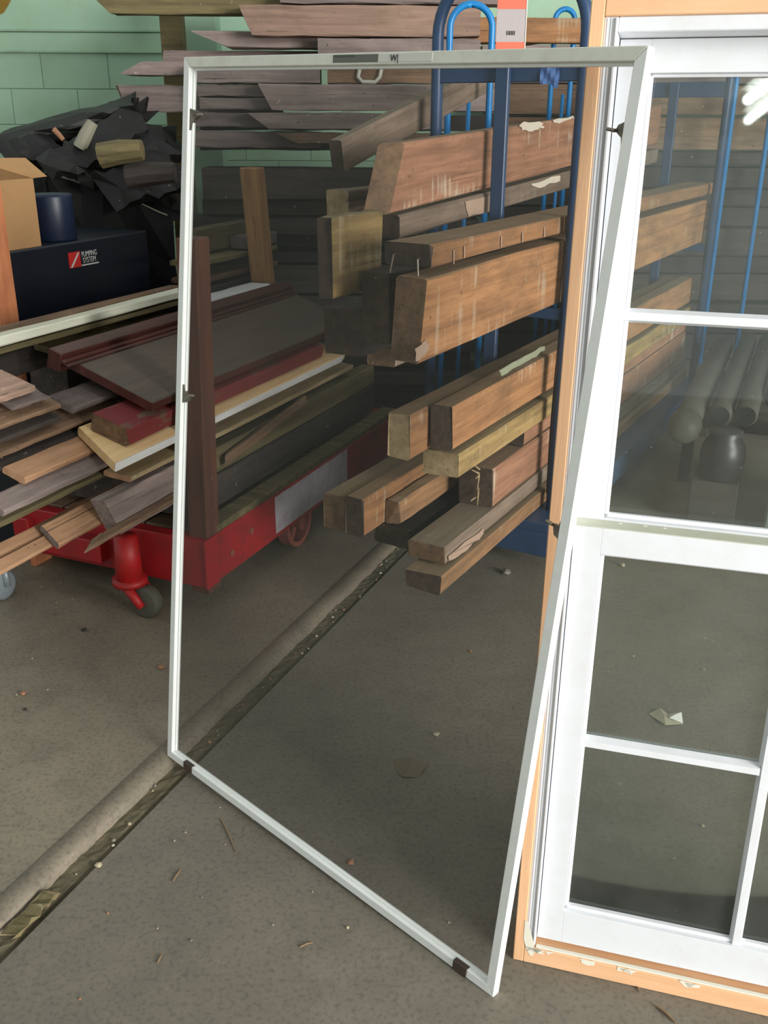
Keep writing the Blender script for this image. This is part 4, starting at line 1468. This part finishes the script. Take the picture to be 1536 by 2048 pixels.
while zz < 1.86:
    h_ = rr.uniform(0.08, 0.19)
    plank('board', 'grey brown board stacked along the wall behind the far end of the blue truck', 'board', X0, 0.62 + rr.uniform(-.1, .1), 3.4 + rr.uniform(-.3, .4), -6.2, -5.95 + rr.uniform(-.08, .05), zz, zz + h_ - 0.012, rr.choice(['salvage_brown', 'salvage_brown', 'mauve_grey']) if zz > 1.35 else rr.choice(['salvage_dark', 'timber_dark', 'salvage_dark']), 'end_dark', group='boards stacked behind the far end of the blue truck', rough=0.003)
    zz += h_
# greenish post at the left end of the pile
A, C = hit(345, 106, (0, 1, 0), 5.35), hit(345, 34, (0, 1, 0), 5.35)
bm = bmesh.new()
wd_ = 0.055
add_box(bm, A[0] - wd_, A[0] + wd_, 5.35, 5.45, STEP, C[2] + 0.06, 0.004)
tag(mesh_obj('post', bm, 'salvage_olive'), 'upright olive wooden post at the end of the wall pile', 'post')
A = hit(395, 70, (0, 1, 0), 5.6)
bm = bmesh.new()
add_box(bm, A[0] - 0.10, A[0] + 0.10, 5.6, 5.75, STEP, 2.25, 0.006)
tag(mesh_obj('pilaster', bm, 'green_paint'), 'pale green painted pillar behind the olive post', 'pillar')
# pale wire handle on the crate-like board
A, C = hit(716, 132, (0, 1, 0), 4.715), hit(764, 132, (0, 1, 0), 4.715)
zb_ = hit(740, 164, (0, 1, 0), 4.715)[2]
bm = bmesh.new()
pts = [(A[0] + 0.01, 4.72, A[2]), (A[0], 4.715, zb_ + 0.02), (A[0] + 0.02, 4.715, zb_), (C[0] - 0.03, 4.715, zb_), (C[0] - 0.01, 4.715, zb_ + 0.02), (C[0], 4.72, C[2])]
add_tube(bm, pts, 0.009, 8)
tag(mesh_obj('wire_handle', bm, 'fitting_white', None, True), 'pale bent wire handle hanging on the crate-like board', 'handle')

# ================================================================ BEHIND THE WINDOW GLASS
pp = [((1370, 850), 0.055, 'pipe with a capped domed end lying behind the lower panes', True), ((1440, 832), 0.046, 'pipe behind the dark jug, seen through the upper sash', False),
      ((1492, 832), 0.046, 'pipe with a black open end beside the grey bin', False), ((1552, 800), 0.046, 'pipe furthest from the timbers, behind the grey bin', False)]
for k, ((px, py), r, lb, cap) in enumerate(pp):
    q = K.at_z(px, py, 0.42)
    pr = empty('iron_pipe', frame_mat(Vector(K.S), Vector(K.D), Vector((0, 0, 1)), K.g(q[0], q[1], 0.42)))
    tag(pr, lb, 'pipe')
    tube_obj('barrel', [(0, 0, 0), (0, 1.6, 0.0)], r, 'pipe_iron', pr, 18)
    if cap:
        bm = bmesh.new()
        add_tube(bm, [(0, -0.10, 0), (0, -0.09, 0), (0, -0.05, 0), (0, 0.02, 0), (0, 0.03, 0)], [0.02, 0.05, r * 1.18, r * 1.2, r], 18)
        mesh_obj('end_cap', bm, 'pipe_iron', pr, True)
    else:
        bm = bmesh.new()
        add_tube(bm, [(0, -0.004, 0), (0, -0.001, 0)], r * 0.85, 18)
        mesh_obj('bore', bm, 'pipe_hole', pr)
# low rack that carries the pipes
rk = empty('pipe_rack', frame_mat(Vector(K.S), Vector(K.D), Vector((0, 0, 1)), K.g(4.25, -0.2, 0)))
tag(rk, 'low dark wooden rack carrying the iron pipes behind the window', 'rack')
for y in (0.15, 0.9):
    box_obj('bearer', -0.22, 0.40, y, y + 0.08, 0.27, 0.352, 'salvage_dark', rk)
    for x in (-0.20, 0.34):
        box_obj('leg', x, x + 0.05, y + 0.01, y + 0.07, 0, 0.27, 'salvage_dark', rk)
box_obj('back_board', -0.18, 0.40, 1.0, 1.04, 0.0, 0.27, 'salvage_dark', rk)
# squat dark jug in front of the pipes
q = K.at_z(1450, 870, 0.0)
J = K.at_z(1450, 905, 0.22)
bm = bmesh.new()
add_tube(bm, [(0, 0, 0), (0, 0, 0.01), (0, 0, 0.10), (0, 0, 0.145), (0, 0, 0.175), (0, 0, 0.20), (0, 0, 0.205)], [0.07, 0.085, 0.09, 0.082, 0.062, 0.068, 0.058], 20)
o = mesh_obj('jug', bm, 'jug_dark', None, True)
o.location = K.g(3.96, -0.195, 0.20)
tag(o, 'squat dark glossy jug in front of the pipe ends, on a block', 'jug')
box = box_obj('block', -0.09, 0.09, -0.1, 0.1, 0, 0.2, 'salvage_dark', None)
box.matrix_world = frame_mat(Vector(K.S), Vector(K.D), Vector((0, 0, 1)), K.g(3.98, -0.205, 0))
tag(box, 'dark wooden block carrying the jug behind the window', 'block')
# grey bin
bin_ = empty('storage_bin', frame_mat(Vector(K.S), Vector(K.D), Vector((0, 0, 1)), K.g(3.9, 0.0, 0)))
tag(bin_, 'grey green storage bin beside the dark jug behind the window', 'bin')
bm = bmesh.new()
add_box(bm, 0, 0.5, 0, 0.4, 0.02, 0.34, 0.01)
mesh_obj('body', bm, 'bin_grey', bin_)
box_obj('lid', -0.012, 0.512, -0.012, 0.412, 0.34, 0.37, 'bin_grey', bin_, 0.006)
for x in (0.05, 0.42):
    box_obj('foot', x, x + 0.05, 0.03, 0.08, 0, 0.02, 'tyre_black', bin_)

# ================================================================ FLOOR LITTER
def pebble(px, py, r, mat, label, group=None, zlev=None, sq=0.6, name='pebble'):
    q = K.at_z(px, py, 0)
    zf = 0.0
    if q[1] < SE - 0.05:
        q = K.at_z(px, py, STEP)
        zf = STEP
    elif q[1] < SE:
        zf = -0.004
    rn = random.Random(int(px * 7 + py))
    bm = bmesh.new()
    bmesh.ops.create_icosphere(bm, subdivisions=1, radius=r)
    for v in bm.verts:
        v.co *= rn.uniform(0.8, 1.15)
        v.co.z = v.co.z * sq + r * sq * 0.8
    o = mesh_obj(name, bm, mat)
    o.location = K.g(q[0], q[1], zf)
    o.rotation_euler.z = rn.uniform(0, 6)
    tag(o, label, 'pebble', group)
    return o


pebble(1012, 1148, 0.020, 'pebble_grey', 'grey stone lump on the floor under the truck end')
pebble(197, 1733, 0.0085, 'pebble', 'round pale pebble lying in the step joint')
pebble(259, 1647, 0.006, 'pebble', 'small pale pebble higher up in the step joint')
pebble(322, 1337, 0.012, 'chip_brick', 'orange brick crumb by the screen side rail')
pebble(47, 1389, 0.010, 'chip_brick', 'tan crumb on the raised slab between the cart caster and the step')
pebble(51, 1420, 0.006, 'ink', 'tiny black crumb beside the tan crumb', None)
pebble(168, 1262, 0.010, 'ink', 'small black crumb on the raised slab below the boards')
pebble(1245, 1133, 0.012, 'pebble', 'round pale pebble on the floor seen just under the meeting rail')
pebble(1405, 1653, 0.005, 'paper_pale', 'white chip on the floor behind the bottom pane', None)
rl = random.Random(4)
for k in range(46):
    if k < 20:
        px, py = rl.uniform(5, 330), rl.uniform(1130, 1560)
    elif k < 38:
        px, py = rl.uniform(120, 900), rl.uniform(1600, 2030)
    else:
        px, py = rl.uniform(1170, 1480), rl.uniform(1170, 1800)
    pebble(px, py, rl.uniform(0.0018, 0.0042), rl.choice(['pebble', 'paper_pale', 'pebble_grey', 'chip_brick']), 'tiny loose grit crumb scattered on the concrete floor', 'grit crumbs on the concrete')
for k in range(42):
    d = 0.95 + 2.6 * rl.random()
    o = pebble(400, 1800, rl.uniform(0.002, 0.006), rl.choice(['pebble', 'pebble_grey', 'chip_brick', 'paper_pale']), 'bit of gravel lodged in the dirt of the step joint', 'gravel in the step joint')
    o.location = K.g(d, SE - 0.052 + 0.045 * rl.random(), -0.004)


def straw(px, py, qx, qy, label, r=0.0018):
    z = 0.002
    a, c = K.at_z(px, py, z), K.at_z(qx, qy, z)
    zz = STEP if a[1] < SE - 0.05 else 0
    a, c = K.at_z(px, py, zz + r), K.at_z(qx, qy, zz + r)
    m_ = (a + c) / 2
    bm = bmesh.new()
    add_tube(bm, [K.g(*a), K.g(m_[0] + 0.002, m_[1], m_[2] + 0.001), K.g(*c)], [r, r, r * 0.5], 6)
    tag(mesh_obj('wood_splinter', bm, 'straw'), label, 'splinter')


straw(443, 1640, 472, 1705, 'long thin wood splinter on the floor below the step joint')
straw(1314, 2012, 1352, 2046, 'brown wood sliver on the floor below the window sill', 0.003)
straw(1272, 1972, 1280, 1985, 'stub of splinter at the window sill edge')
straw(600, 1894, 626, 1885, 'short pale splinter on the open floor')
straw(346, 1762, 362, 1738, 'faint short splinter near the step joint')
straw(315, 1926, 324, 1908, 'short upright-lying splinter on the lower slab')


def flake(pts, mat, label, name, h=0.004):
    bm = bmesh.new()
    vs = []
    for k, (x, y) in enumerate(pts):
        q = K.at_z(x, y, 0.0)
        vs.append(bm.verts.new(K.g(q[0], q[1], 0.001 + (h if k % 2 else 0))))
    c = sum((v.co for v in vs), Vector()) / len(vs)
    cv = bm.verts.new(c + Vector((0, 0, h * 0.7)))
    for k in range(len(vs)):
        bm.faces.new((vs[k], vs[(k + 1) % len(vs)], cv))
    bmesh.ops.recalc_face_normals(bm, faces=bm.faces[:])
    bmesh.ops.solidify(bm, geom=bm.faces[:], thickness=0.001)
    tag(mesh_obj(name, bm, mat), label, 'scrap')


flake([(786, 1521), (822, 1517), (858, 1531), (846, 1543), (838, 1556), (805, 1556), (796, 1548)], 'card_flake', 'tan flake of cardboard on the floor seen through the mesh', 'card_flake')
flake([(1296, 1428), (1320, 1422), (1366, 1448), (1330, 1455)], 'paper_pale', 'torn scrap of pale wrapper on the floor seen through the window', 'wrapper_scrap', 0.008)
flake([(1338, 1428), (1362, 1432), (1366, 1447), (1338, 1443)], 'label_white', 'white folded end of paper lying on the torn wrapper', 'paper_scrap', 0.012)
flake([(868, 1464), (880, 1468), (876, 1474), (866, 1472)], 'paper_pale', 'tiny torn paper bit on the floor behind the mesh', 'paper_scrap', 0.004)
flake([(693, 1722), (706, 1720), (708, 1730), (696, 1732)], 'chip_brick', 'small brown chip on the floor just above the bottom rail', 'chip', 0.004)
flake([(934, 1300), (944, 1302), (942, 1307)], 'chip_brick', 'tiny orange chip on the floor behind the mesh', 'chip', 0.003)
# wood sliver lying in the joint at lower left
o = plank('wood_sliver', 'long ragged sliver of wood lying in the step joint', 'sliver', K, K.at_z(40, 1880, 0)[0], K.at_z(128, 1800, 0)[0], SE - 0.050, SE - 0.012, 0.004, 0.011, 'salvage_olive', 'end_pale', jag=0.015, rough=0.004, segs=8)
o['category'] = 'sliver'
